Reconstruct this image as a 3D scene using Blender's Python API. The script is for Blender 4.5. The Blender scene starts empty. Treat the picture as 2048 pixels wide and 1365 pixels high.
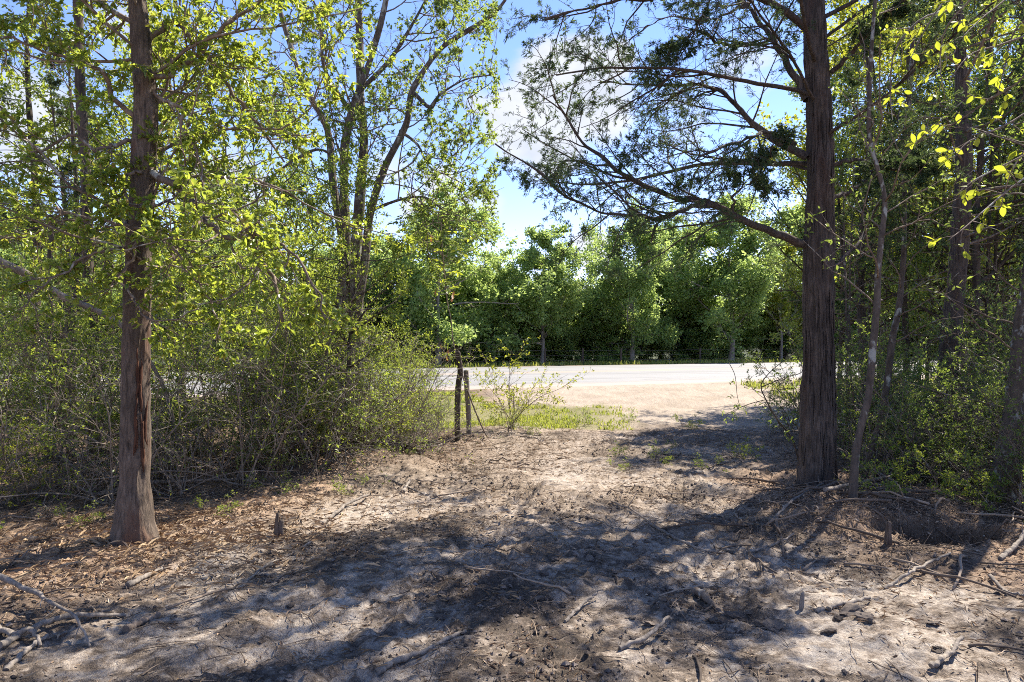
import bpy, math, random
import numpy as np
from mathutils import Vector, Matrix

random.seed(11)
rng = np.random.default_rng(11)
scene = bpy.context.scene
R = math.radians

# ---------------------------------------------------------------- camera
cam_d = bpy.data.cameras.new("camera")
cam = bpy.data.objects.new("camera", cam_d)
scene.collection.objects.link(cam)
cam.location = (0, 0, 1.5)
cam.rotation_euler = (R(90), 0, 0)
cam_d.lens = 24.0
cam_d.sensor_width = 36.0
cam_d.clip_start = 0.05
cam_d.clip_end = 8000
scene.camera = cam

# ---------------------------------------------------------------- light
SUN_AZ, SUN_EL = R(46), R(50)          # clockwise from +Y, seen from above
SKY_STRENGTH, SUN_STRENGTH, EXPOSURE = 0.15, 3.0, 2.3
sdir = Vector((math.sin(SUN_AZ) * math.cos(SUN_EL), math.cos(SUN_AZ) * math.cos(SUN_EL), math.sin(SUN_EL)))
sun_d = bpy.data.lights.new("sun", 'SUN')
sun = bpy.data.objects.new("sun", sun_d)
scene.collection.objects.link(sun)
sun_d.energy = SUN_STRENGTH
sun_d.angle = R(0.53)
sun_d.color = (1.0, 0.93, 0.81)
sun.rotation_euler = sdir.to_track_quat('Z', 'Y').to_euler()
sun.location = (20, 22, 30)

vs = scene.view_settings
vs.view_transform = 'Standard'
vs.look = 'None'
vs.gamma = 1.0
vs.use_curve_mapping = False
vs.exposure = EXPOSURE
scene.cycles.max_bounces = 8
scene.cycles.diffuse_bounces = 4
scene.cycles.transmission_bounces = 6
scene.cycles.glossy_bounces = 2
scene.cycles.caustics_reflective = False
scene.cycles.caustics_refractive = False
scene.cycles.sample_clamp_indirect = 6.0
scene.cycles.filter_width = 1.0
scene.cycles.use_denoising = False

W = bpy.data.worlds.new("World")
scene.world = W
W.use_nodes = True


class NT:
    """small helper for node trees"""
    def __init__(self, tree):
        self.t = tree
        tree.nodes.clear()

    def n(self, typ, **kw):
        nd = self.t.nodes.new(typ)
        for k, v in kw.items():
            if k.startswith('i_'):
                key = k[2:]
                key = int(key) if key.isdigit() else key.replace('_', ' ')
                nd.inputs[key].default_value = v
            else:
                setattr(nd, k, v)
        return nd

    def l(self, a, b):
        self.t.links.new(a, b)

    def math(self, op, a, b=None, clamp=False):
        m = self.t.nodes.new('ShaderNodeMath')
        m.operation = op
        m.use_clamp = clamp
        for i, x in enumerate((a, b)):
            if x is None:
                continue
            if isinstance(x, (int, float)):
                m.inputs[i].default_value = x
            else:
                self.l(x, m.inputs[i])
        return m.outputs[0]

    def maprange(self, x, a, b, c=0.0, d=1.0, smooth=True):
        m = self.t.nodes.new('ShaderNodeMapRange')
        m.interpolation_type = 'SMOOTHSTEP' if smooth else 'LINEAR'
        m.inputs[1].default_value = a
        m.inputs[2].default_value = b
        m.inputs[3].default_value = c
        m.inputs[4].default_value = d
        self.l(x, m.inputs[0])
        return m.outputs[0]

    def mix(self, fac, a, b, mode='MIX'):
        m = self.t.nodes.new('ShaderNodeMix')
        m.data_type = 'RGBA'
        m.blend_type = mode
        for sock, x in ((m.inputs[0], fac), (m.inputs[6], a), (m.inputs[7], b)):
            if isinstance(x, (int, float)):
                sock.default_value = x
            elif isinstance(x, tuple):
                sock.default_value = (*x, 1.0) if len(x) == 3 else x
            else:
                self.l(x, sock)
        return m.outputs[2]

    def noise(self, vec, scale, detail=4, rough=0.55, dist=0.0):
        m = self.t.nodes.new('ShaderNodeTexNoise')
        m.inputs['Scale'].default_value = scale
        m.inputs['Detail'].default_value = detail
        m.inputs['Roughness'].default_value = rough
        m.inputs['Distortion'].default_value = dist
        if vec is not None:
            self.l(vec, m.inputs['Vector'])
        return m.outputs['Fac']

    def ramp(self, fac, stops):
        m = self.t.nodes.new('ShaderNodeValToRGB')
        e = m.color_ramp.elements
        while len(e) < len(stops):
            e.new(0.5)
        for el, (p, c) in zip(e, stops):
            el.position = p
            el.color = (*c, 1.0)
        self.l(fac, m.inputs[0])
        return m.outputs[0]

    def mapping(self, vec, scale=(1, 1, 1), loc=(0, 0, 0)):
        m = self.t.nodes.new('ShaderNodeMapping')
        m.inputs['Scale'].default_value = scale
        m.inputs['Location'].default_value = loc
        self.l(vec, m.inputs['Vector'])
        return m.outputs[0]


def pdir(px, py):
    v = Vector((px - 1024, 1365, 682.5 - py))
    return v.normalized()


# sky with scattered cumulus clouds, in world directions
nt = NT(W.node_tree)
sky = nt.n('ShaderNodeTexSky', sky_type='NISHITA', sun_disc=False, sun_elevation=SUN_EL, sun_rotation=SUN_AZ,
           air_density=0.85, dust_density=0.0, ozone_density=2.5, altitude=50)
tc = nt.n('ShaderNodeTexCoord')
vec = tc.outputs['Generated']
warp = nt.mapping(vec, (1, 1, 1.7))
n1 = nt.noise(warp, 7.0, 9, 0.6, 0.2)
n2 = nt.noise(warp, 2.2, 5, 0.5, 0.3)
blobs = [(1125, 175, .12, 1), (1050, 250, .10, 1), (1170, 140, .085, 1), (1100, 190, .085, 1), (1230, 120, .05, .9), (1030, 250, .085, .95), (1110, 280, .1, 1), (1200, 230, .09, .9),
         (1290, 310, .10, .5), (1380, 230, .12, .58), (1480, 140, .11, .55), (1520, 320, .10, .45), (960, 215, .05, .6),
         (880, 370, .065, .9), (830, 410, .06, .9), (790, 340, .09, .8), (1190, 505, .055, .95), (1160, 480, .04, .8),
         (985, 412, .045, .75), (935, 405, .04, .7),
         (60, 240, .13, .8), (450, 400, .13, .85), (250, 60, .12, .6), (560, 300, .10, .5), (1740, 60, .1, .7)]
cur = None
for (bx, by, br, bs) in blobs:
    d = nt.n('ShaderNodeVectorMath', operation='DISTANCE')
    nt.l(vec, d.inputs[0])
    d.inputs[1].default_value = pdir(bx, by)
    f = nt.maprange(d.outputs['Value'], br * 1.15, br * 0.1, 0.0, bs)
    cur = f if cur is None else nt.math('MAXIMUM', cur, f)
glob = nt.maprange(n2, 0.52, 0.72, 0.0, 0.9)
sep = nt.n('ShaderNodeSeparateXYZ')
nt.l(vec, sep.inputs[0])
hi = nt.maprange(sep.outputs['Z'], 0.42, 0.62, 0.0, 1.0)
back = nt.maprange(sep.outputs['Y'], 0.6, 0.2, 0.0, 1.0)
glob = nt.math('MULTIPLY', glob, nt.math('MAXIMUM', hi, back))
cur = nt.math('MAXIMUM', cur, glob)
m = nt.math('ADD', cur, nt.math('MULTIPLY', nt.math('SUBTRACT', n1, 0.5), 1.1))
mask = nt.maprange(m, 0.46, 0.84)
n3 = nt.noise(warp, 13.0, 6, 0.55)
ccol = nt.ramp(n3, [(0.3, (1.08, 1.14, 1.26)), (0.65, (1.38, 1.40, 1.44))])
skyc = nt.n('ShaderNodeHueSaturation')
skyc.inputs['Saturation'].default_value = 1.15
skyc.inputs['Value'].default_value = 0.43
nt.l(sky.outputs[0], skyc.inputs['Color'])
skyt = nt.mix(1.0, skyc.outputs[0], (1.25, .94, .98), 'MULTIPLY')
col = nt.mix(nt.math('MULTIPLY', mask, 0.93), skyt, ccol)
bg = nt.n('ShaderNodeBackground')
bg.inputs['Strength'].default_value = SKY_STRENGTH
nt.l(col, bg.inputs['Color'])
out = nt.n('ShaderNodeOutputWorld')
nt.l(bg.outputs[0], out.inputs['Surface'])


# ---------------------------------------------------------------- numpy noise
def _hash(ix, iy, iz, seed):
    h = (ix.astype(np.int64) * 374761393 + iy.astype(np.int64) * 668265263 + iz.astype(np.int64) * 2147483647 + seed * 974711) & 0xFFFFFFFF
    h = ((h ^ (h >> 13)) * 1274126177) & 0xFFFFFFFF
    h = h ^ (h >> 16)
    return (h & 0xFFFFFF).astype(np.float64) / 0xFFFFFF


def vnoise2(x, y, seed=0):
    ix = np.floor(x); iy = np.floor(y)
    fx = x - ix; fy = y - iy
    fx = fx * fx * (3 - 2 * fx); fy = fy * fy * (3 - 2 * fy)
    z = np.zeros_like(ix)
    a = _hash(ix, iy, z, seed); b = _hash(ix + 1, iy, z, seed)
    c = _hash(ix, iy + 1, z, seed); d = _hash(ix + 1, iy + 1, z, seed)
    return (a * (1 - fx) + b * fx) * (1 - fy) + (c * (1 - fx) + d * fx) * fy


def fbm2(x, y, f, octv=3, seed=0, gain=0.5):
    s = 0; a = 1; tot = 0
    for o in range(octv):
        s = s + a * vnoise2(x * f + 17.3 * o, y * f - 9.1 * o, seed + o * 31)
        tot += a; a *= gain; f *= 2.03
    return s / tot


def vnoise3(x, y, z, seed=0):
    ix = np.floor(x); iy = np.floor(y); iz = np.floor(z)
    fx = x - ix; fy = y - iy; fz = z - iz
    fx = fx * fx * (3 - 2 * fx); fy = fy * fy * (3 - 2 * fy); fz = fz * fz * (3 - 2 * fz)
    r = 0
    for dz in (0, 1):
        for dy in (0, 1):
            for dx in (0, 1):
                w = (fx if dx else 1 - fx) * (fy if dy else 1 - fy) * (fz if dz else 1 - fz)
                r = r + w * _hash(ix + dx, iy + dy, iz + dz, seed)
    return r


def sstep(x, a, b):
    t = np.clip((x - a) / (b - a), 0, 1)
    return t * t * (3 - 2 * t)


# ---------------------------------------------------------------- helpers: things, meshes
COL = scene.collection


def thing(name, label, cat, loc=(0, 0, 0), group=None):
    o = bpy.data.objects.new(name, None)
    o.empty_display_size = 0.1
    o.location = loc
    COL.objects.link(o)
    o['label'] = label
    o['category'] = cat
    if group:
        o['group'] = group
    return o


def tag(o, label, cat, group=None):
    o['label'] = label
    o['category'] = cat
    if group:
        o['group'] = group
    return o


def copy_tree(src, loc, rotz=0.0, scale=1.0, label=None, group=None, tilt=(0, 0)):
    c = src.copy()
    COL.objects.link(c)
    c.location = loc
    c.rotation_euler = (tilt[0], tilt[1], rotz)
    c.scale = scale if isinstance(scale, tuple) else (scale,) * 3
    if label:
        c['label'] = label
    if group:
        c['group'] = group
    for ch in src.children:
        d = ch.copy()
        COL.objects.link(d)
        d.parent = c
        for g in ch.children:
            e = g.copy()
            COL.objects.link(e)
            e.parent = d
    return c


class MB:
    def __init__(self):
        self.v = []; self.q = []; self.t = []; self.r = []; self.n = 0

    def add(self, v, quads=None, tris=None, rnd=None):
        v = np.asarray(v, dtype=np.float64).reshape(-1, 3)
        if quads is not None and len(quads):
            self.q.append(np.asarray(quads).reshape(-1, 4) + self.n)
        if tris is not None and len(tris):
            self.t.append(np.asarray(tris).reshape(-1, 3) + self.n)
        self.v.append(v)
        self.r.append(np.full(len(v), 0.5) if rnd is None else np.asarray(rnd).reshape(-1))
        self.n += len(v)

    def mesh(self, name, mat, smooth=True, origin=(0, 0, 0), col=None, extra=None):
        v = np.concatenate(self.v) - np.asarray(origin)
        q = np.concatenate(self.q) if self.q else np.zeros((0, 4), int)
        t = np.concatenate(self.t) if self.t else np.zeros((0, 3), int)
        me = bpy.data.meshes.new(name)
        me.vertices.add(len(v))
        me.vertices.foreach_set('co', v.astype(np.float32).ravel())
        nl = q.size + t.size
        me.loops.add(nl)
        me.loops.foreach_set('vertex_index', np.concatenate([q.ravel(), t.ravel()]).astype(np.int32))
        nf = len(q) + len(t)
        me.polygons.add(nf)
        ls = np.concatenate([np.arange(len(q)) * 4, len(q) * 4 + np.arange(len(t)) * 3]).astype(np.int32)
        me.polygons.foreach_set('loop_start', ls)
        me.polygons.foreach_set('use_smooth', np.full(nf, smooth, dtype=bool))
        me.update(calc_edges=True)
        at = me.attributes.new('rnd', 'FLOAT', 'POINT')
        at.data.foreach_set('value', np.concatenate(self.r).astype(np.float32))
        if col is not None:
            ca = me.attributes.new('col', 'FLOAT_COLOR', 'POINT')
            ca.data.foreach_set('color', np.concatenate([col, np.ones((len(col), 1))], 1).astype(np.float32).ravel())
        for k_, a_ in (extra or {}).items():
            ea = me.attributes.new(k_, 'FLOAT', 'POINT')
            ea.data.foreach_set('value', np.asarray(a_).astype(np.float32))
        me.materials.append(mat)
        return me

    def build(self, name, mat, parent=None, smooth=True, loc=None, kind=None, col=None, extra=None):
        org = parent.location[:] if parent is not None else (loc if loc is not None else (0, 0, 0))
        if parent is not None and parent.parent is not None:
            org = np.asarray(org) + np.asarray(parent.parent.location[:])
        me = self.mesh(name, mat, smooth, org, col, extra)
        o = bpy.data.objects.new(name, me)
        COL.objects.link(o)
        if parent is not None:
            o.parent = parent
        elif loc is not None:
            o.location = loc
        if kind:
            o['kind'] = kind
        return o


def unit(v):
    return v / np.maximum(np.linalg.norm(v, axis=-1, keepdims=True), 1e-9)


def tubes(mb, pts, rad, seg=6, rnd=None, cap=True):
    """pts (B,N,3), rad (B,N): tapered tubes"""
    pts = np.asarray(pts, float); rad = np.asarray(rad, float)
    if pts.ndim == 2:
        pts = pts[None]; rad = rad[None]
    B, N, _ = pts.shape
    if B == 0:
        return
    tan = np.empty_like(pts)
    tan[:, 1:-1] = pts[:, 2:] - pts[:, :-2]
    tan[:, 0] = pts[:, 1] - pts[:, 0]
    tan[:, -1] = pts[:, -1] - pts[:, -2]
    tan = unit(tan)
    md = unit(pts[:, -1] - pts[:, 0])
    ref = np.where(np.abs(md[:, 2:3]) < 0.8, np.array([[0., 0, 1]]), np.array([[1., 0, 0]]))
    ref = unit(np.cross(md, ref))[:, None, :]
    u = unit(ref - tan * (ref * tan).sum(-1, keepdims=True))
    w = np.cross(tan, u)
    a = np.arange(seg) / seg * 2 * math.pi
    ring = u[:, :, None, :] * np.cos(a)[None, None, :, None] + w[:, :, None, :] * np.sin(a)[None, None, :, None]
    v = pts[:, :, None, :] + ring * rad[:, :, None, None]
    b = np.arange(B)[:, None, None] * N * seg
    i = np.arange(N - 1)[None, :, None] * seg
    k = np.arange(seg)[None, None, :]
    k2 = (k + 1) % seg
    q = np.stack([b + i + k, b + i + k2, b + i + seg + k2, b + i + seg + k], -1).reshape(-1, 4)
    r = np.repeat(rng.random(B) if rnd is None else np.broadcast_to(rnd, (B,)), N * seg)
    tr = None
    if cap and seg >= 4:
        base = (np.arange(B) * N * seg)[:, None]
        ks = np.arange(1, seg - 1)
        t0 = np.stack([np.broadcast_to(base, (B, seg - 2)), base + ks + 1, base + ks], -1)
        eb = base + (N - 1) * seg
        t1 = np.stack([np.broadcast_to(eb, (B, seg - 2)), eb + ks, eb + ks + 1], -1)
        tr = np.concatenate([t0.reshape(-1, 3), t1.reshape(-1, 3)])
    mb.add(v.reshape(-1, 3), quads=q, tris=tr, rnd=r)


def resample(ctrl, n):
    """Catmull-Rom through control points (K,3 or K,4)"""
    c = np.asarray(ctrl, float)
    K = len(c)
    c = np.concatenate([2 * c[:1] - c[1:2], c, 2 * c[-1:] - c[-2:-1]])
    t = np.linspace(0, K - 1, n)
    i = np.minimum(t.astype(int), K - 2)
    f = (t - i)[:, None]
    p0, p1, p2, p3 = c[i], c[i + 1], c[i + 2], c[i + 3]
    return 0.5 * ((2 * p1) + (-p0 + p2) * f + (2 * p0 - 5 * p1 + 4 * p2 - p3) * f ** 2 + (-p0 + 3 * p1 - 3 * p2 + p3) * f ** 3)


def P(px, py, Y):
    return np.array([(px - 1024) / 1365 * Y, Y, 1.5 - (py - 682.5) / 1365 * Y])


def PP(l, Y0, Y1=None, n=16):
    """polyline of photo points at a depth going from Y0 to Y1"""
    K = len(l)
    Y1 = Y0 if Y1 is None else Y1
    return resample([P(x, y, Y0 + (Y1 - Y0) * k / (K - 1)) for k, (x, y) in enumerate(l)], n)


def taper(n, r0, r1, p=1.0):
    return r0 + (r1 - r0) * np.linspace(0, 1, n) ** p


def at(par, rad, bi, t):
    N = par.shape[1]
    f = np.clip(t, 0, 1) * (N - 1)
    i = np.minimum(f.astype(int), N - 2)
    a = (f - i)
    p = par[bi, i] * (1 - a)[:, None] + par[bi, i + 1] * a[:, None]
    tan = unit(par[bi, i + 1] - par[bi, i])
    r = rad[bi, i] * (1 - a) + rad[bi, i + 1] * a
    return p, tan, r


def spawn(par, rad, n, t0, t1, ang, angsd, L, N=5, up=0.0, wig=0.18, rr=0.02, flat=0.0, absL=None, rmin=0.0015, tipr=0.3, bias=None):
    B = len(par)
    bi = np.repeat(np.arange(B), n)
    j = np.tile(np.arange(n), B)
    t = t0 + (t1 - t0) * (j + rng.random(B * n)) / n
    p, tan, r = at(par, rad, bi, t)
    if absL is None:
        pl = np.linalg.norm(np.diff(par, axis=1), axis=2).sum(1)
        ln = pl[bi] * L * (1.0 - 0.45 * t) * rng.uniform(0.55, 1.3, B * n)
    else:
        ln = absL(t) * rng.uniform(0.7, 1.25, B * n)
    rv = rng.normal(size=(B * n, 3))
    rv[:, 2] *= (1 - flat)
    if bias is not None:
        rv = rv + np.asarray(bias)
    perp = unit(rv - tan * (rv * tan).sum(-1, keepdims=True))
    a = np.radians(rng.normal(ang, angsd, B * n))[:, None]
    d = unit(np.cos(a) * tan + np.sin(a) * perp)
    pts = np.empty((B * n, N, 3))
    pts[:, 0] = p
    step = (ln / (N - 1))[:, None]
    for k in range(1, N):
        d = d + rng.normal(size=d.shape) * wig
        d[:, 2] += up
        d = unit(d)
        p = p + d * step
        pts[:, k] = p
    r0 = np.maximum(np.minimum(r * 0.75, rr * ln + rmin), rmin)
    rad2 = r0[:, None] * np.linspace(1, tipr, N)[None]
    return pts, np.maximum(rad2, rmin * 0.6)


LEAF_HEX = np.array([(0, 0, 0), (-.36, .3, .10), (-.42, .62, .10), (0, 1, -.04), (.42, .62, .10), (.36, .3, .10)])
LEAF_DIA = np.array([(0, 0, 0), (-.5, .5, .12), (0, 1, 0), (.5, .5, .12)])


def leaves(mb, pos, dr, nr, ln, wid=0.55, shape='hex', rnd=None):
    """pos, dr (growth direction), nr (rough normal): (L,3); ln (L,)"""
    d = unit(dr)
    nn = unit(nr - d * (nr * d).sum(-1, keepdims=True))
    s = np.cross(d, nn)
    base = LEAF_HEX if shape == 'hex' else LEAF_DIA
    K = len(base)
    L = len(pos)
    wd = ln * wid
    v = (pos[:, None, :] + s[:, None, :] * (base[None, :, 0:1] * wd[:, None, None]) + d[:, None, :] * (base[None, :, 1:2] * ln[:, None, None])
         + nn[:, None, :] * (base[None, :, 2:3] * ln[:, None, None]))
    b = np.arange(L)[:, None] * K
    r = rng.random(L) if rnd is None else rnd
    if shape == 'hex':
        q = np.concatenate([b + np.array([[0, 3, 2, 1]]), b + np.array([[0, 5, 4, 3]])])
        mb.add(v.reshape(-1, 3), quads=q, rnd=np.repeat(r, K))
    else:
        t = np.concatenate([b + np.array([[0, 2, 1]]), b + np.array([[0, 3, 2]])])
        mb.add(v.reshape(-1, 3), tris=t, rnd=np.repeat(r, K))


def leaf_sites(par, rad, n, t0=0.2, t1=1.0, spread=0.9, droop=0.0):
    B = len(par)
    bi = np.repeat(np.arange(B), n)
    t = t0 + (t1 - t0) * rng.random(B * n) ** 0.8
    p, tan, r = at(par, rad, bi, t)
    d = unit(tan + rng.normal(size=p.shape) * spread)
    d[:, 2] -= droop
    nr = rng.normal(size=p.shape) * 0.55 + np.array([0, 0, 1.0])
    return p, unit(d), nr


# ---------------------------------------------------------------- materials
def new_mat(name):
    m = bpy.data.materials.new(name)
    m.use_nodes = True
    return m, NT(m.node_tree)


def finish(nt, shader):
    o = nt.n('ShaderNodeOutputMaterial')
    nt.l(shader, o.inputs['Surface'])


def leaf_mat(name, stops, tcol=(0.30, 0.36, 0.03), trans=0.45, rough=0.45, spec=0.35, objrand=False, bumpy=False):
    m, nt = new_mat(name)
    if objrand:
        f = nt.n('ShaderNodeObjectInfo').outputs['Random']
    else:
        a = nt.n('ShaderNodeAttribute', attribute_name='rnd')
        f = a.outputs['Fac']
    c = nt.ramp(f, stops)
    pb = nt.n('ShaderNodeBsdfPrincipled')
    pb.inputs['Roughness'].default_value = rough
    pb.inputs['Specular IOR Level'].default_value = spec
    nt.l(c, pb.inputs['Base Color'])
    tr = nt.n('ShaderNodeBsdfTranslucent')
    tcn = nt.mix(0.55, c, tcol)
    nt.l(tcn, tr.inputs['Color'])
    mx = nt.n('ShaderNodeMixShader')
    mx.inputs[0].default_value = trans
    nt.l(pb.outputs[0], mx.inputs[1])
    nt.l(tr.outputs[0], mx.inputs[2])
    finish(nt, mx.outputs[0])
    return m


def bark_mat(name, c0, c1, stretch=(9, 9, 1.2), scale=3.0, bump=0.02, lichen=None, lichen_amt=0.62, rough=0.9, patch=None):
    m, nt = new_mat(name)
    tc = nt.n('ShaderNodeTexCoord')
    v = nt.mapping(tc.outputs['Object'], stretch)
    n = nt.noise(v, scale, 6, 0.65, 0.4)
    n2 = nt.noise(tc.outputs['Object'], 2.2, 4, 0.6)
    c = nt.ramp(n, [(0.3, c0), (0.68, c1)])
    c = nt.mix(nt.maprange(n2, 0.35, 0.7, 0.0, 0.45), c, tuple(x * 0.55 for x in c0))
    if patch:
        n4 = nt.noise(nt.mapping(tc.outputs['Object'], (3, 3, 1.0)), 1.6, 4, 0.55)
        c = nt.mix(nt.maprange(n4, 0.52, 0.68, 0.0, 0.75), c, patch)
    if lichen:
        n3 = nt.noise(nt.mapping(tc.outputs['Object'], (2.2, 2.2, 1.3)), 5.0, 5, 0.6, 0.3)
        c = nt.mix(nt.maprange(n3, lichen_amt - 0.05, lichen_amt + 0.04, 0.0, 0.85), c, lichen)
    pb = nt.n('ShaderNodeBsdfPrincipled')
    pb.inputs['Roughness'].default_value = rough
    pb.inputs['Specular IOR Level'].default_value = 0.2
    nt.l(c, pb.inputs['Base Color'])
    b = nt.n('ShaderNodeBump')
    b.inputs['Strength'].default_value = 0.9
    b.inputs['Distance'].default_value = bump
    nt.l(n, b.inputs['Height'])
    nt.l(b.outputs[0], pb.inputs['Normal'])
    finish(nt, pb.outputs[0])
    return m


def ramp_mat(name, stops, rough=0.9, objrand=False, nscale=30.0):
    """dead wood, litter, clods: colour per piece plus grain"""
    m, nt = new_mat(name)
    if objrand:
        f = nt.n('ShaderNodeObjectInfo').outputs['Random']
    else:
        f = nt.n('ShaderNodeAttribute', attribute_name='rnd').outputs['Fac']
    c = nt.ramp(f, stops)
    tc = nt.n('ShaderNodeTexCoord')
    n = nt.noise(tc.outputs['Object'], nscale, 4, 0.6)
    c = nt.mix(nt.maprange(n, 0.3, 0.7, 0.0, 0.5), c, nt.mix(1.0, c, (0.45, 0.42, 0.4), 'MULTIPLY'))
    pb = nt.n('ShaderNodeBsdfPrincipled')
    pb.inputs['Roughness'].default_value = rough
    pb.inputs['Specular IOR Level'].default_value = 0.2
    nt.l(c, pb.inputs['Base Color'])
    b = nt.n('ShaderNodeBump')
    b.inputs['Strength'].default_value = 0.6
    b.inputs['Distance'].default_value = 0.006
    nt.l(n, b.inputs['Height'])
    nt.l(b.outputs[0], pb.inputs['Normal'])
    finish(nt, pb.outputs[0])
    return m


M = {}
M['leaf_elm'] = leaf_mat('leaf_broad_green', [(0, (.065, .125, .03)), (.45, (.12, .19, .035)), (.84, (.21, .26, .045)), (.93, (.24, .22, .05)), (1, (.26, .13, .045))], tcol=(.66, .74, .07), trans=.5, rough=.36, spec=.5)
M['leaf_elm_obj'] = leaf_mat('leaf_broad_single', [(0, (.065, .125, .03)), (.5, (.12, .19, .035)), (1, (.22, .26, .05))], tcol=(.66, .74, .07), trans=.54, objrand=True, rough=.36, spec=.5)
M['leaf_oak'] = leaf_mat('leaf_oak_green', [(0, (.05, .10, .032)), (.55, (.09, .15, .04)), (.9, (.16, .20, .05)), (1, (.19, .12, .045))], tcol=(.54, .66, .09), trans=.48)
M['leaf_shrub'] = leaf_mat('leaf_shrub_green', [(0, (.05, .10, .028)), (.55, (.095, .155, .035)), (.9, (.18, .23, .05)), (1, (.22, .15, .05))], tcol=(.64, .74, .07), trans=.5)
M['leaf_dark'] = leaf_mat('leaf_dark_evergreen', [(0, (.045, .09, .034)), (.6, (.08, .14, .042)), (.93, (.16, .21, .05)), (1, (.20, .12, .045))], tcol=(.54, .68, .08), trans=.46, rough=.32, spec=.5)
M['leaf_yellow'] = leaf_mat('leaf_yellow_green', [(0, (.11, .17, .02)), (.6, (.19, .24, .03)), (1, (.30, .29, .04))], tcol=(.55, .55, .04), trans=.55)
M['leaf_yellow_obj'] = leaf_mat('leaf_yellow_single', [(0, (.12, .19, .02)), (.6, (.20, .26, .03)), (1, (.30, .30, .04))], tcol=(.60, .62, .04), trans=.6, objrand=True)
M['leaf_far'] = leaf_mat('leaf_far_green', [(0, (.12, .20, .07)), (.5, (.19, .28, .09)), (1, (.27, .36, .12))], tcol=(.66, .80, .20), trans=.5, rough=.55)
M['leaf_far_dark'] = leaf_mat('leaf_far_dark_green', [(0, (.10, .165, .06)), (.5, (.15, .225, .075)), (1, (.21, .29, .09))], tcol=(.56, .70, .16), trans=.46, rough=.55)
M['needle'] = leaf_mat('cedar_needles', [(0, (.03, .065, .04)), (.6, (.05, .092, .05)), (.93, (.09, .115, .045)), (1, (.15, .10, .045))], tcol=(.28, .38, .09), trans=.3, rough=.6, spec=.2)
M['dead_leaf'] = leaf_mat('dead_orange_leaf', [(0, (.20, .08, .03)), (1, (.36, .18, .07))], tcol=(.5, .22, .05), trans=.35)
M['grass'] = leaf_mat('grass_blades', [(0, (.15, .20, .035)), (.55, (.24, .28, .05)), (1, (.42, .38, .15))], tcol=(.55, .58, .08), trans=.4, rough=.6)
M['bark_left'] = bark_mat('bark_brown_fibrous', (.04, .031, .025), (.20, .152, .118), (14, 14, 2.4), 4.0, .02, patch=(.12, .062, .04))
M['bark_cedar'] = bark_mat('bark_cedar', (.022, .019, .018), (.16, .13, .11), (16, 16, 1.5), 3.0, .03, patch=(.075, .05, .04))
M['bark_oak'] = bark_mat('bark_oak', (.05, .04, .033), (.21, .175, .15), (9, 9, 2), 4, .012, lichen=(.34, .35, .30), lichen_amt=.60)
M['bark_grey'] = bark_mat('bark_lichen_grey', (.05, .04, .033), (.135, .11, .09), (8, 8, 2.5), 3.5, .006, lichen=(.33, .34, .31), lichen_amt=.61)
M['bark_twig'] = bark_mat('bark_twig', (.09, .065, .05), (.27, .21, .165), (5, 5, 3), 5, .003, lichen=(.36, .36, .32), lichen_amt=.62)
M['bark_pale'] = bark_mat('bark_pale_far', (.13, .115, .10), (.34, .31, .27), (5, 5, 1), 2.5, .01)
M['bark_dark'] = bark_mat('bark_dark_far', (.035, .028, .022), (.12, .095, .075), (8, 8, 1), 3, .01)
M['wood_dead'] = bark_mat('wood_weathered', (.10, .085, .072), (.33, .28, .235), (9, 9, 1.2), 4, .006)
M['scar'] = bark_mat('scar_wood', (.018, .009, .007), (.14, .062, .036), (14, 14, 1.5), 4, .01)
M['stick'] = ramp_mat('stick_bark', [(0, (.065, .05, .04)), (.6, (.17, .13, .10)), (1, (.36, .28, .21))], objrand=True)
M['stick_bits'] = ramp_mat('stick_bark_bits', [(0, (.06, .045, .036)), (.6, (.17, .125, .09)), (1, (.38, .29, .21))])
M['litter'] = ramp_mat('leaf_litter', [(0, (.10, .065, .045)), (.45, (.28, .19, .125)), (.85, (.43, .32, .22)), (1, (.52, .43, .33))])
M['straw'] = ramp_mat('straw_litter', [(0, (.22, .14, .08)), (.6, (.40, .28, .17)), (1, (.52, .40, .26))])
M['chip'] = ramp_mat('wood_chip', [(0, (.25, .17, .11)), (.6, (.42, .31, .21)), (1, (.55, .43, .32))])
M['clod'] = ramp_mat('mud_clod', [(0, (.075, .06, .05)), (1, (.17, .138, .115))], objrand=True, nscale=45)
M['crumb'] = ramp_mat('soil_crumb', [(0, (.05, .04, .034)), (.7, (.12, .095, .078)), (1, (.24, .195, .165))], nscale=60)
M['metal'] = bark_mat('rusty_wire', (.12, .09, .075), (.26, .22, .2), (4, 4, 4), 20, .001)

# ---------------------------------------------------------------- ground
RS = 0.42
RN = math.sqrt(1 + RS * RS)


def road_v(x, y):
    """metres beyond the near edge of the road"""
    return ((y - 17.7) - RS * (x + 0.83)) / RN


def z_macro(x, y):
    v = road_v(x, y)
    z = 0.26 * sstep(v, -7.5, -0.4)
    z = z - 0.12 * sstep(v, 14.2, 17.5)
    return z


def gauss(x, y, cx, cy, sx, sy):
    return np.exp(-((x - cx) / sx) ** 2 - ((y - cy) / sy) ** 2)


HOLE = (3.25, 5.25)


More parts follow.
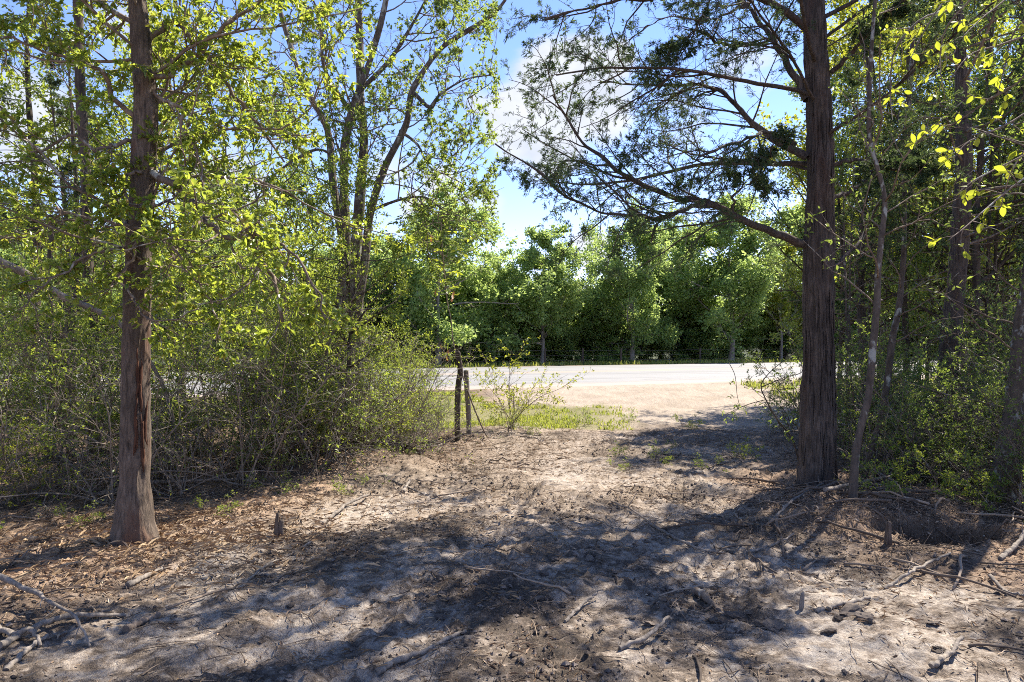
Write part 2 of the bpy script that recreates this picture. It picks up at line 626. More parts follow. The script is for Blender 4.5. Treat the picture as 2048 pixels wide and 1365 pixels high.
def masks(x, y):
    v = road_v(x, y)
    near = 1 - sstep(y, 10.5, 12.5)
    wob = (fbm2(x, y, .8, 3, 5) - .5) * 1.4
    # cleared lane: from the foreground to the gap by the road
    xl = np.interp(y, [0, 3, 5, 7, 9, 11, 14, 30], [-3.4, -3.2, -2.3, -1.9, -1.2, -.4, .6, .6]) + wob
    xr = np.interp(y, [0, 3, 5, 6.5, 8, 11, 14, 30], [3.4, 3.2, 2.7, 2.3, 3.0, 4.6, 6.0, 9]) + wob
    lane = sstep(x, xl - .4, xl + .5) * (1 - sstep(x, xr - .5, xr + .4))
    return v, near, lane


def z_detail(x, y):
    v, near, lane = masks(x, y)
    rough = near * (0.35 + 0.65 * sstep(v, -4.5, -8))
    z = (fbm2(x, y, 1.1, 3, 1) - .5) * .12 * (1 - sstep(y, 14, 20))
    z = z + (fbm2(x, y, 4.5, 2, 2) - .5) * .028 * rough + (fbm2(x, y, 14, 3, 6, .7) - .5) * .045 * rough
    n = fbm2(x, y, 6.5, 3, 3)
    n2 = fbm2(x, y, 17, 2, 4)
    cl = np.maximum(0, n - .56) * .10 + np.maximum(0, n2 - .55) * .11
    gate = sstep(fbm2(x, y, .9, 2, 9), .36, .56)
    z = z + (fbm2(x, y, 26, 2, 8) - .5) * .022 * rough * sstep(fbm2(x, y, 1.6, 3, 12), .34, .56)
    z = z + cl * gate * near * (1 - sstep(v, -5.5, -4))
    # crawler tracks: rows of bars pressed into the mud
    cx = 0.12 + 0.16 * (y - 2) + .35 * np.sin(y * .45)
    for off in (-.85, .75):
        d = np.abs(x - cx - off)
        inb = (1 - sstep(d, .2, .27)) * sstep(y, 2.6, 3.2) * (1 - sstep(y, 7.5, 8.5))
        bars = np.sin((y + .12 * (x - cx)) * 2 * math.pi / .15)
        wear = sstep(fbm2(x, y, 1.6, 2, 21), .38, .58)
        z = z + inb * wear * (sstep(bars, -.2, .7) * .035 - .022)
    # pushed-up berms
    z = z + .14 * np.exp(-((y - 8.0 - .25 * (x + 2)) / .5) ** 2) * (1 - sstep(x, -1.4, -.5)) * (.5 + fbm2(x, y, 2, 2, 13))
    z = z + .13 * gauss(x, y, 3.3, 6.0, 1.0, .45) + .08 * gauss(x, y, 2.6, 5.5, .5, .35) + .10 * gauss(x, y, 4.2, 5.0, .6, .4)
    z = z - .50 * sstep(gauss(x, y, HOLE[0], HOLE[1], .50, .30) + (fbm2(x, y, 5, 2, 15) - .5) * .25, .35, .75)
    z = z + .03 * gauss(x, y, -2.83, 5.1, .5, .5)
    return z


def H(x, y):
    x = np.asarray(x, float); y = np.asarray(y, float)
    return z_macro(x, y) + z_detail(x, y)


def Hs(x, y):
    return float(H(np.array([x]), np.array([y]))[0])


def G(px, py, dz=0.0):
    """where the ray through a photo point meets the ground"""
    z = 0.0
    for _ in range(6):
        Y = (1.5 - z) * 1365 / max(py - 682.5, 8)
        X = (px - 1024) / 1365 * Y
        z = Hs(X, Y)
    return np.array([X, Y, z + dz])


def axis(dense0, dense1, step, grow, far, step_fn=None):
    a = [dense0]
    while a[-1] < dense1:
        a.append(a[-1] + (step_fn(a[-1]) if step_fn else step))
    s = a[-1] - a[-2]
    while a[-1] < far:
        s *= grow
        a.append(a[-1] + s)
    return a


xp = axis(0, 4.4, .0265, 1.08, 3000)
xs = np.array([-t for t in xp[:0:-1]] + xp)
yf = axis(1.7, 14, .02, 1.05, 3000, lambda y: max(.018, .0075 * y))
yb = axis(-1.7, -1.6, .2, 1.4, 400)
ys = np.array([-t for t in yb[::-1]] + list(np.linspace(-.5 + .0, 1.5, 12)) + yf) if False else np.array([-400, -150, -60, -25, -12, -6, -3, -1.5, -.5, .3, .9, 1.3, 1.55] + yf)
gx, gy = np.meshgrid(xs, ys)
fx = gx.ravel(); fy = gy.ravel()
gz = H(fx, fy)
inroad = sstep(road_v(fx, fy), -.15, .25) * (1 - sstep(road_v(fx, fy), 13.0, 13.5))
gz = gz - .05 * inroad
nx, ny = len(xs), len(ys)
ii = (np.arange(ny - 1)[:, None] * nx + np.arange(nx - 1)[None]).ravel()
gq = np.stack([ii, ii + 1, ii + nx + 1, ii + nx], 1)
v_, near_, lane_ = masks(fx, fy)
sand = np.array([.40, .345, .30]); mud = np.array([.085, .066, .056]); litter = np.array([.30, .21, .145])
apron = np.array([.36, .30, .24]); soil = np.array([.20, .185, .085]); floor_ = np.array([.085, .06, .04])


def mixc(a, b, f):
    return a * (1 - f[:, None]) + b * f[:, None]


npatch = fbm2(fx, fy, 1.5, 4, 40, .62)
nfine = fbm2(fx, fy, 11, 3, 41, .6)
hl = (gz - z_macro(fx, fy))
sunny = sstep(fy + (npatch - .5) * 2, 4.6, 6.0) * (1 - sstep(fy, 10, 11.5))      # lighter, warmer tone painted in where sun falls on the lane
c = np.broadcast_to(mud, (len(fx), 3))
bias = npatch * .62 + nfine * .25 - hl * 1.1 + .07
lit = mixc(np.broadcast_to(litter, (len(fx), 3)), np.array([.36, .25, .17]), sstep(nfine, .4, .65))
lit = mixc(lit, mud, sstep(fbm2(fx, fy, 2.4, 3, 43), .52, .68) * .7)
c = lit
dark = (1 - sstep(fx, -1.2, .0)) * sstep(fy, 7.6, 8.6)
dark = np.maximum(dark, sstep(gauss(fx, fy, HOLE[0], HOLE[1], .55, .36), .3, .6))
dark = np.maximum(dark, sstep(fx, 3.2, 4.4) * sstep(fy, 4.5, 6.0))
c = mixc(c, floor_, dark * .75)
apr = sstep(fy + (npatch - .5) * 3, 10.6, 12.6) * (1 - sstep(v_, .3, .6)) * sstep(fx, -1.0, .2)
apc = mixc(np.broadcast_to(apron, (len(fx), 3)), np.array([.29, .235, .18]), sstep(fbm2(fx, fy, 3, 4, 50), .45, .7) * .7)
c = mixc(c, apc, apr)
gr_left = sstep(fy + (npatch - .5) * 1.5, 10.8, 11.6) * (1 - sstep(v_, -1.2, -.5))
gr = gr_left * (1 - sstep(fx + (npatch - .5) * 1.5, -1.2, -.4)) + sstep(fy + (nfine - .5) * .8, 11.3, 11.9) * (1 - sstep(fy + (npatch - .5) * 2, 14.2, 15)) * (1 - sstep(fx + (npatch - .5) * 1.2, 1.4, 2.4))
gr = np.clip(gr + sstep(fx, 7.0, 9.5) * sstep(v_, -6, -4.5) * (1 - sstep(v_, -1.5, -.8)), 0, 1)
c = mixc(c, soil, gr)
c = mixc(c, np.array([.05, .06, .022]), sstep(v_, 13.6, 14.4))
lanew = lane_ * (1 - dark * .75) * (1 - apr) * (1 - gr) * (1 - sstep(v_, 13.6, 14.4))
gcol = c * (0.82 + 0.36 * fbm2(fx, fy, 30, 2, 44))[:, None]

m, nt = new_mat('ground_earth')
a = nt.n('ShaderNodeAttribute', attribute_name='col')
tc = nt.n('ShaderNodeTexCoord')
o = tc.outputs['Object']
f1 = nt.noise(o, 38, 5, 0.7)
f2 = nt.noise(o, 140, 3, 0.6)
f3 = nt.noise(nt.mapping(o, (1, .45, 1)), 60, 4, .65, .6)
aw = nt.n('ShaderNodeAttribute', attribute_name='lanew').outputs['Fac']
ab = nt.n('ShaderNodeAttribute', attribute_name='bias').outputs['Fac']
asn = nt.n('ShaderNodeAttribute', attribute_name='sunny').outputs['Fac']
g1 = nt.noise(nt.mapping(o, (1, 1.25, 1)), 8.5, 11, 0.76, .3)
mm = nt.math('ADD', nt.math('MULTIPLY', ab, .46), nt.math('MULTIPLY', g1, .61))
lc = nt.ramp(mm, [(.40, (.055, .044, .035)), (.50, (.115, .09, .07)), (.54, (.205, .165, .13)), (.575, (.30, .25, .205)), (.66, (.44, .385, .325))])
ls = nt.ramp(mm, [(.40, (.115, .088, .066)), (.49, (.215, .168, .125)), (.565, (.32, .26, .205)), (.66, (.43, .375, .32))])  # paler, warmer ramp that puts sunlight into the lane colour
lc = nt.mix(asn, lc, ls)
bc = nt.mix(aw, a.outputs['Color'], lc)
c2 = nt.mix(nt.maprange(f1, .38, .66, 0, .6), bc, nt.mix(1.0, bc, (.42, .38, .36), 'MULTIPLY'))
sp = nt.n('ShaderNodeSeparateXYZ')
nt.l(o, sp.inputs[0])
nearf = nt.maprange(sp.outputs['Y'], 16, 10)
c2 = nt.mix(nt.math('MULTIPLY', nearf, nt.maprange(f3, .58, .72, 0, .6)), c2, (.30, .22, .155))
c2 = nt.mix(nt.math('MULTIPLY', nearf, nt.maprange(f2, .62, .75, 0, .5)), c2, (.38, .32, .27))
pb = nt.n('ShaderNodeBsdfPrincipled')
pb.inputs['Roughness'].default_value = .92
pb.inputs['Specular IOR Level'].default_value = .15
nt.l(c2, pb.inputs['Base Color'])
b = nt.n('ShaderNodeBump')
b.inputs['Strength'].default_value = 1.0
b.inputs['Distance'].default_value = .02
nt.l(nt.math('ADD', f1, nt.math('MULTIPLY', f2, .4)), b.inputs['Height'])
nt.l(b.outputs[0], pb.inputs['Normal'])
finish(nt, pb.outputs[0])
M['ground'] = m
mb = MB()
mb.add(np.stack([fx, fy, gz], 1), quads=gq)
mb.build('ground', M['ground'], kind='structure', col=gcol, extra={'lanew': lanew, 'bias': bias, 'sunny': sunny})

# ---------------------------------------------------------------- road
m, nt = new_mat('chip_seal')
tc = nt.n('ShaderNodeTexCoord')
o = tc.outputs['Object']
sp = nt.n('ShaderNodeSeparateXYZ')
nt.l(o, sp.inputs[0])
wob = nt.noise(nt.mapping(o, (.35, .35, 1)), 1.0, 5, .6)
yy = nt.math('ADD', sp.outputs['Y'], nt.math('MULTIPLY', nt.math('SUBTRACT', wob, .5), 1.3))
grain = nt.noise(o, 24, 4, .7)
wear = nt.noise(nt.mapping(o, (.08, 1.2, 1)), 1.0, 5, .6)
base = nt.mix(grain, (.16, .157, .153), (.25, .243, .235))
base = nt.mix(nt.maprange(wear, .4, .65, 0, .75), base, (.125, .122, .12))
d = nt.math('ABSOLUTE', nt.math('SUBTRACT', yy, 6.6))
base = nt.mix(nt.maprange(d, .75, .2, 0, .8), base, (.27, .21, .16))
d2 = nt.math('ABSOLUTE', nt.math('SUBTRACT', yy, 7.3))
base = nt.mix(nt.maprange(d2, .12, .04, 0, .6), base, (.22, .17, .13))
e1 = nt.maprange(yy, 1.4, .1, 0, .75)
base = nt.mix(e1, base, (.33, .255, .20))
crk = nt.noise(nt.mapping(o, (.12, 3.0, 1)), 1.0, 3, .5, 1.0)
ck = nt.maprange(nt.math('ABSOLUTE', nt.math('SUBTRACT', crk, .5)), .012, .004, 0, .6)
base = nt.mix(nt.math('MULTIPLY', ck, nt.maprange(sp.outputs['Y'], 3.2, 1.6)), base, (.10, .095, .09))
pb = nt.n('ShaderNodeBsdfPrincipled')
pb.inputs['Roughness'].default_value = .85
nt.l(base, pb.inputs['Base Color'])
b = nt.n('ShaderNodeBump')
b.inputs['Strength'].default_value = .4
b.inputs['Distance'].default_value = .01
nt.l(grain, b.inputs['Height'])
nt.l(b.outputs[0], pb.inputs['Normal'])
finish(nt, pb.outputs[0])
mb = MB()
us = np.linspace(-160, 240, 260)
wsec = np.array([-.25, -.05, .3, 1.5, 3.3, 5, 6.65, 8.3, 10, 12, 13.0, 13.35, 13.6])
gu, gw = np.meshgrid(us, wsec)
edge = (fbm2(gu.ravel(), gw.ravel() * 0, .6, 3, 60) - .5) * .5
gwf = gw.ravel() + edge * (np.abs(gw.ravel() - 6.65) > 6)
crown = .05 * (1 - ((gw.ravel() - 6.65) / 6.65) ** 2)
zz = np.where((gw.ravel() < -.1) | (gw.ravel() > 13.4), -.10, .0) + np.maximum(crown, 0)
k = (np.arange(len(wsec) - 1)[:, None] * len(us) + np.arange(len(us) - 1)[None]).ravel()
mb.add(np.stack([gu.ravel(), gwf, zz], 1), quads=np.stack([k, k + 1, k + len(us) + 1, k + len(us)], 1))
road = mb.build('road', m, kind='structure')
road.location = (-.83, 17.7, .27)
road.rotation_euler = (0, 0, math.atan(RS))

# ---------------------------------------------------------------- trunk with bark relief
def trunk_tube(mb, path, rad, seg, amp, freq, vstretch, seed=0, flare=0.0, lobes=4, low=0.0):
    N = len(path)
    tan = np.gradient(path, axis=0); tan = unit(tan)
    a = np.arange(seg) / seg * 2 * math.pi
    ux = np.array([1.0, 0, 0])
    u = unit(ux[None] - tan * (tan @ ux)[:, None])
    w = np.cross(tan, u)
    zrel = np.linspace(0, 1, N)
    hgt = path[:, 2] - path[0, 2]
    fl = np.exp(-np.maximum(hgt, 0) / 0.16)
    rr = rad[:, None] * (1 + flare * fl[:, None] * (.55 + .45 * np.cos(lobes * a + seed)[None]))
    dirs = u[:, None] * np.cos(a)[None, :, None] + w[:, None] * np.sin(a)[None, :, None]
    v = path[:, None] + dirs * rr[..., None]
    f = v.reshape(-1, 3)
    n = vnoise3(f[:, 0] * freq, f[:, 1] * freq, f[:, 2] * freq * vstretch, seed)
    n2 = vnoise3(f[:, 0] * freq * 2.3, f[:, 1] * freq * 2.3, f[:, 2] * freq * vstretch * 2.3, seed + 5)
    n3 = vnoise3(f[:, 0] * 3, f[:, 1] * 3, f[:, 2] * 1.3, seed + 9)
    ridge = 1 - np.abs(2 * n - 1) * 1.6
    dsp = amp * (ridge * .7 + n2 * .6 - .5) + low * (n3 - .5)
    f = f + dirs.reshape(-1, 3) * dsp[:, None]
    i = np.arange(N - 1)[:, None] * seg
    k = np.arange(seg)[None]
    k2 = (k + 1) % seg
    q = np.stack([i + k, i + k2, i + seg + k2, i + seg + k], -1).reshape(-1, 4)
    mb.add(f, quads=q, rnd=np.full(len(f), .5))


def branch_sticks(mb, levels, segs):
    for (p, r), s in zip(levels, segs):
        tubes(mb, p, r, s)


# single leaves that can be picked apart
def leaf_variants(name, mat, K=3, wid=.55):
    outm = []
    for k in range(K):
        mb = MB()
        cv = rng.uniform(-.12, .12)
        pts = [(0, 0, 0), (-.02, .0, 0)]
        rows = np.array([0, .15, .35, .55, .75, .9, 1.0])
        wd = np.array([.03, .30, .47, .50, .38, .19, .0]) * wid * rng.uniform(.9, 1.1)
        v = []
        for y, w_ in zip(rows, wd):
            z = -cv * y * y * .9
            v += [(-w_, y, z + .22 * w_), (0, y, z), (w_, y, z + .22 * w_)]
        q = []
        for r_ in range(len(rows) - 1):
            b0 = r_ * 3
            q += [(b0, b0 + 1, b0 + 4, b0 + 3), (b0 + 1, b0 + 2, b0 + 5, b0 + 4)]
        # short stalk
        b0 = len(v)
        v += [(-.012, -.18, 0), (.012, -.18, 0), (.012, .02, .002), (-.012, .02, .002)]
        q += [(b0, b0 + 1, b0 + 2, b0 + 3)]
        mb.add(v, quads=q)
        outm.append(mb.mesh(name, mat))
    return outm


def place_leaves(meshes, parent, pos, dr, nr, ln):
    org = np.array(parent.location[:])
    for i in range(len(pos)):
        d = Vector(dr[i]).normalized()
        n = Vector(nr[i])
        n = (n - d * n.dot(d)).normalized()
        s = d.cross(n)
        mt = Matrix((s, d, n)).transposed().to_4x4()
        o = bpy.data.objects.new('leaf', meshes[i % len(meshes)])
        COL.objects.link(o)
        o.parent = parent
        o.matrix_local = Matrix.Translation(Vector(pos[i] - org)) @ mt @ Matrix.Scale(float(ln[i]), 4)


def in_view(p, m=40):
    px = 1024 + p[:, 0] / p[:, 1] * 1365
    py = 682.5 - (p[:, 2] - 1.5) / p[:, 1] * 1365
    return (p[:, 1] > .5) & (px > -m) & (px < 2048 + m) & (py > -m) & (py < 1365), px, py


# ================================================================ the tree on the left
gl = G(268, 1082)
Yl = gl[1]
t = thing('broadleaf_tree', 'brown trunked leafy tree with a red scar standing in the sunny leaf litter', 'tree', tuple(gl - np.array([0, 0, .05])))
ctrl = [P(x, y, Yl) for x, y in [(268, 1100), (268, 1040), (270, 960), (272, 850), (272, 740), (273, 640), (279, 500), (286, 350), (292, 220), (283, 100), (276, 0), (270, -120), (268, -260), (272, -420), (280, -560)]]
path = resample(ctrl, 190)
hz = path[:, 2] - path[0, 2]
rad = np.interp(hz, [0, .05, .2, .5, 1.0, 1.6, 2.2, 3.0, 4.0, 6, 8], [.180, .160, .130, .107, .098, .094, .089, .080, .066, .035, .012])
mb = MB()
trunk_tube(mb, path, rad, 88, .013, 26, .16, 3, flare=.22, lobes=5, low=.03)
mb.build('trunk', M['bark_left'], t)
# long dark scar with torn red bark down the right face of the trunk
mb = MB()
for k in range(9):
    zc = rng.uniform(.65, 1.35); ln = rng.uniform(.18, .5); an = rng.uniform(-1.15, -.25)
    z = np.linspace(zc - ln / 2, zc + ln / 2, 9)
    zi = np.interp(z, path[:, 2], np.arange(len(path)))
    pc = np.stack([np.interp(zi, np.arange(len(path)), path[:, c_]) for c_ in range(3)], 1)
    rr = np.interp(z - path[0, 2], hz, rad)
    an_ = an + np.cumsum(rng.normal(size=9) * .04)
    off = rr + .001 + .018 * np.abs(np.linspace(-1, 1, 9)) ** 3 * rng.random()
    pts = pc + np.stack([np.cos(an_) * off, np.sin(an_) * off, np.zeros(9)], 1)
    tubes(mb, pts, .012 * np.sin(np.linspace(.25, math.pi - .2, 9)), 5)
s_ = mb.build('bark_scar', M['scar'], t)
s_['label'] = 'torn reddish bark along a dark scar'
s_['kind'] = 'stuff'

limb_defs = [
    ([(288, 338), (340, 365), (400, 425), (452, 474), (490, 482), (520, 512), (547, 562), (565, 640)], 5.1, 4.5, .030, .010),
    ([(455, 476), (500, 470), (540, 480), (580, 505), (625, 560), (650, 640)], 4.72, 4.3, .016, .005),
    ([(288, 240), (245, 215), (215, 190), (212, 150), (180, 128), (120, 112), (60, 90), (10, 70)], 5.1, 4.6, .022, .007),
    ([(282, 280), (240, 285), (215, 292), (190, 300), (140, 270), (90, 300), (40, 330)], 5.1, 4.7, .018, .006),
    ([(285, 100), (340, 40), (400, 95), (440, 150), (480, 205), (530, 268), (570, 330)], 5.1, 5.5, .024, .007),
    ([(290, 180), (330, 200), (362, 220), (368, 260), (388, 295), (402, 350), (412, 410)], 5.1, 4.8, .015, .006),
    ([(285, 345), (262, 352), (252, 380), (258, 402), (285, 416), (320, 440)], 5.0, 4.7, .013, .004),
    ([(278, 480), (265, 520), (240, 560), (262, 590), (285, 625), (330, 640), (400, 620)], 5.0, 4.6, .012, .004),
    ([(280, 520), (240, 500), (170, 520), (100, 560), (40, 620)], 5.0, 4.5, .014, .004),
    ([(290, 160), (370, 130), (440, 60), (520, 10), (600, -40)], 5.1, 4.9, .022, .007),
    ([(285, 60), (220, 20), (140, -20), (50, -30), (-40, -10)], 5.1, 5.6, .022, .007),
    ([(283, 420), (330, 470), (380, 540), (420, 600), (440, 680)], 5.0, 4.6, .012, .004),
    ([(282, 460), (200, 440), (120, 430), (60, 470), (-10, 480)], 5.0, 5.4, .014, .004),
]
lp, lr = [], []
for pts, y0, y1, r0, r1 in limb_defs:
    y0 = Yl + (y0 - 5.1); y1 = Yl + (y1 - 5.1)
    p = PP(pts, y0, y1, 20)
    p[1:] += rng.normal(size=p[1:].shape) * .012
    lp.append(p); lr.append(taper(20, r0, r1))
lp = np.array(lp); lr = np.array(lr)
tp = resample(path[40:], 40)[None]; trd = np.interp(np.linspace(40, len(path) - 1, 40), np.arange(len(path)), rad)[None]
ap, ar = spawn(tp, trd, 28, .24, .80, 72, 12, 0, N=14, up=.02, wig=.19, absL=lambda t_: 2.3 - 1.3 * t_, rr=.006)
mb = MB()
tubes(mb, lp, lr, 8)
tubes(mb, ap, ar, 6)
s1, r1 = spawn(lp, lr, 14, .12, 1.0, 50, 16, .42, N=7, up=-.02, wig=.22, rr=.011)
s2, r2 = spawn(ap, ar, 10, .15, 1.0, 48, 15, .38, N=7, up=-.02, wig=.2, rr=.011)
tubes(mb, s1, r1, 5); tubes(mb, s2, r2, 4)
p2 = np.concatenate([s1, s2]); r2_ = np.concatenate([r1, r2])
t1, q1 = spawn(p2, r2_, 7, .15, 1.0, 48, 15, .42, N=5, up=-.03, wig=.25, rr=.012, rmin=.0012)
tubes(mb, t1, q1, 3)
mb.build('branches', M['bark_twig'], t)['kind'] = 'stuff'
lpz, ld, ln_ = leaf_sites(t1, q1, 12, spread=.75, droop=.15)
lsz = .024 + .036 * rng.random(len(lpz)) ** 1.5
keep = lpz[:, 2] > 1.15
lpz, ld, ln_, lsz = lpz[keep], ld[keep], ln_[keep], lsz[keep]
vis, px, py = in_view(lpz, 0)
score = np.where(vis & (lpz[:, 1] < Yl + .6), lsz / lpz[:, 1] * (1 + .5 * rng.random(len(lpz))), 0)
top = np.argsort(-score)[:300]
lv = leaf_variants('leaf', M['leaf_elm_obj'])
place_leaves(lv, t, lpz[top], ld[top], ln_[top], lsz[top] * 1.05)
rest = np.setdiff1d(np.arange(len(lpz)), top)
mb = MB()
leaves(mb, lpz[rest], ld[rest], ln_[rest], lsz[rest], .56)
fo = mb.build('crown', M['leaf_elm'], t, smooth=False)
fo['kind'] = 'stuff'
print('left tree leaves', len(lpz))

# ================================================================ the many-stemmed oak in the middle
go = G(697, 905)
Yo = go[1]
t = thing('oak_tree', 'tall oak with several grey trunks spreading upward from the middle of the thicket', 'tree', tuple(go))
trunks = [
    ([(683, 915), (683, 800), (684, 700), (688, 560), (692, 470), (688, 390), (689, 300), (706, 220), (740, 120), (772, 0), (790, -160), (800, -330)], 0, .3, .105, .035, 'trunk'),
    ([(712, 918), (712, 800), (714, 700), (713, 560), (714, 470), (722, 370), (728, 280), (721, 190), (719, 60), (712, -100), (700, -280)], .25, .6, .125, .04, 'trunk'),
    ([(714, 620), (730, 520), (740, 430), (768, 340), (812, 250), (826, 180), (880, 100), (942, 58), (1000, 15), (1040, -60)], .25, -.3, .075, .022, 'limb'),
    ([(690, 500), (668, 380), (655, 260), (612, 180), (590, 120), (560, 20), (530, -110)], .3, .9, .07, .025, 'limb'),
    ([(826, 185), (860, 215), (880, 190), (930, 160), (985, 150)], -.05, -.5, .028, .007, 'limb'),
    ([(800, 262), (835, 290), (860, 335), (900, 350), (935, 340)], .05, -.4, .024, .006, 'limb'),
    ([(745, 420), (800, 400), (850, 395), (885, 420)], .2, -.5, .022, .006, 'limb'),
    ([(690, 330), (640, 300), (590, 320), (540, 360), (500, 420)], .3, -.7, .026, .006, 'limb'),
    ([(722, 180), (780, 120), (830, 40), (870, -40), (900, -140)], .5, 1.1, .04, .012, 'limb'),
    ([(705, 230), (650, 140), (640, 40), (600, -60)], .3, -.6, .035, .01, 'limb'),
]
LP, LR = [], []
for pts, d0, d1, r0, r1, nm in trunks:
    p = PP(pts, Yo + d0, Yo + d1, 70)
    r = taper(70, r0 * .86, r1 * .86, .9)
    if nm == 'trunk':
        r = r * (1 + .35 * np.exp(-np.maximum(p[:, 2] - p[0, 2], 0) / .25))
    mb = MB()
    if nm == 'trunk':
        trunk_tube(mb, p, r, 40, .010, 20, .3, 8, low=.02)
    else:
        trunk_tube(mb, p, r, 20, .006, 20, .3, 9, low=.015)
    mb.build(nm, M['bark_oak'], t)
    LP.append(p[np.linspace(20 if nm == 'trunk' else 4, 69, 24).astype(int)])
    LR.append(r[np.linspace(20 if nm == 'trunk' else 4, 69, 24).astype(int)])
LP = np.array(LP); LR = np.array(LR)
s0, r0_ = spawn(LP, LR, 12, .25, 1.0, 52, 14, 0, N=9, up=.03, wig=.2, absL=lambda t_: 1.55 - .65 * t_, rr=.007)
s1, r1 = spawn(np.concatenate([s0]), r0_, 8, .2, 1.0, 50, 15, .42, N=7, up=.0, wig=.25, rr=.012)
s2, r2 = spawn(s1, r1, 5, .2, 1.0, 48, 15, .5, N=4, up=.0, wig=.28, rr=.010, rmin=.0015)
k0, k1, k2 = s0[:, -1, 0] < -.1, s1[:, -1, 0] < -.15, s2[:, -1, 0] < -.18
s0, r0_, s1, r1, s2, r2 = s0[k0], r0_[k0], s1[k1], r1[k1], s2[k2], r2[k2]
mb = MB()
tubes(mb, s0, r0_, 6); tubes(mb, s1, r1, 4); tubes(mb, s2, r2, 3)
mb.build('branches', M['bark_twig'], t)['kind'] = 'stuff'
lpz, ld, ln_ = leaf_sites(s2, r2, 13, t0=.3, spread=.8)
nz = vnoise3(lpz[:, 0] * 1.6, lpz[:, 1] * 1.6, lpz[:, 2] * 1.6, 3)
keep = (nz > .31) & (rng.random(len(lpz)) < .95)
lpz, ld, ln_ = lpz[keep], ld[keep], ln_[keep]
mb = MB()
leaves(mb, lpz, ld, ln_, rng.uniform(.032, .060, len(lpz)), .46, shape='dia')
mb.build('crown', M['leaf_oak'], t, smooth=False)['kind'] = 'stuff'
print('oak leaves', len(lpz))


# ================================================================ cedars
def bark_strips(t, path, rad, n, zmax, facing=True):
    hz = path[:, 2] - path[0, 2]
    ms = []
    for k in range(n):
        mb = MB()
        ln = rng.uniform(.25, .9); z0 = rng.uniform(.03, zmax); w_ = rng.uniform(.008, .02); an = rng.uniform(-math.pi, 0)
        K = 7
        z = np.linspace(z0, z0 + ln, K)
        rr = np.interp(z, hz, rad)
        pc = np.stack([np.interp(z, hz, path[:, c_]) for c_ in range(3)], 1)
        an_ = an + np.cumsum(rng.normal(size=K) * .02)
        off = rr + .008 + .02 * rng.random() * np.linspace(1, -.2, K).clip(0) ** 3 + .012 * rng.random() * np.linspace(-.4, 1, K).clip(0) ** 3
        wv = w_ * np.array([.35, .8, 1, 1, .9, .7, .25])
        v = []
        for i in range(K):
            nrm = np.array([math.cos(an_[i]), math.sin(an_[i]), 0]); sd = np.array([-math.sin(an_[i]), math.cos(an_[i]), 0])
            c0 = pc[i] + nrm * off[i]
            v += [c0 - sd * wv[i], c0 + nrm * .005, c0 + sd * wv[i], c0 - nrm * .012]
        q = []
        for i in range(K - 1):
            for j in range(4):
                q.append((i * 4 + j, i * 4 + (j + 1) % 4, i * 4 + 4 + (j + 1) % 4, i * 4 + 4 + j))
        mb.add(v, quads=q)
        mb.build('bark_strip', M['bark_cedar'], t)


def cedar_foliage(t, lp, lr, n2=9, n3=7, n4=5, blades=6, blen=(.03, .06), tubs=True, t0=.3, thin=.0, L2=.4, bl_w=.22, nf=1.5, open_x=-99.0):
    s1, r1 = spawn(lp, lr, n2, t0, 1.0, 46, 14, L2, N=7, up=.0, wig=.16, rr=.010, flat=.35)
    s2, r2 = spawn(s1, r1, n3, .2, 1.0, 45, 14, .42, N=5, up=-.01, wig=.17, rr=.007, flat=.3)
    s3, r3 = spawn(s2, r2, n4, .2, 1.0, 42, 14, .45, N=4, up=-.03, wig=.2, rr=.010, rmin=.0016)
    ok1 = (s1[:, -1, 0] > open_x); ok2 = (s2[:, -1, 0] > open_x) & (s2[:, 0, 0] > open_x); ok3 = (s3[:, -1, 0] > open_x) & (s3[:, 0, 0] > open_x)
    s1, r1, s2, r2, s3, r3 = s1[ok1], r1[ok1], s2[ok2], r2[ok2], s3[ok3], r3[ok3]
    mb = MB()
    tubes(mb, s1, r1, 5); tubes(mb, s2, r2, 4)
    if tubs:
        tubes(mb, s3, r3, 3)
    mb.build('branchlets', M['bark_dark'], t)['kind'] = 'stuff'
    nz = vnoise3(s3[:, 0, 0] * nf, s3[:, 0, 1] * nf, s3[:, 0, 2] * nf * 1.3, 17)
    k = nz > .36 + thin
    p, d, n = leaf_sites(s3[k], r3[k], blades, t0=.0, spread=.5, droop=.12)
    mb = MB()
    leaves(mb, p, d, rng.normal(size=p.shape), rng.uniform(*blen, len(p)), bl_w, shape='dia')
    mb.build('crown', M['needle'], t, smooth=False)['kind'] = 'stuff'
    print('cedar blades', len(p))


gc = G(1635, 968)
Yc = gc[1]
t = thing('cedar_tree', 'large cedar with dark fibrous bark and a long low branch reaching over the dirt lane', 'tree', tuple(gc))
ctrl = [P(x, y, Yc) for x, y in [(1634, 990), (1635, 900), (1637, 800), (1637, 700), (1637, 600), (1638, 500), (1640, 400), (1640, 300), (1634, 150), (1628, 0), (1626, -250), (1622, -600), (1625, -950), (1630, -1300)]]
path = resample(ctrl, 230)
hz = path[:, 2] - path[0, 2]
kk = Yc / 7.0
rad = np.interp(hz, [0, .1, .35, 1, 1.6, 2.4, 3.4, 4.6, 6.5, 9, 12], np.array([.19, .18, .163, .150, .138, .129, .117, .10, .08, .05, .015]) * kk)
mb = MB()
trunk_tube(mb, path, rad, 120, .036, 26, .085, 14, flare=.42, lobes=6, low=.03)
mb.build('trunk', M['bark_cedar'], t)
bark_strips(t, path, rad, 70, 3.6)
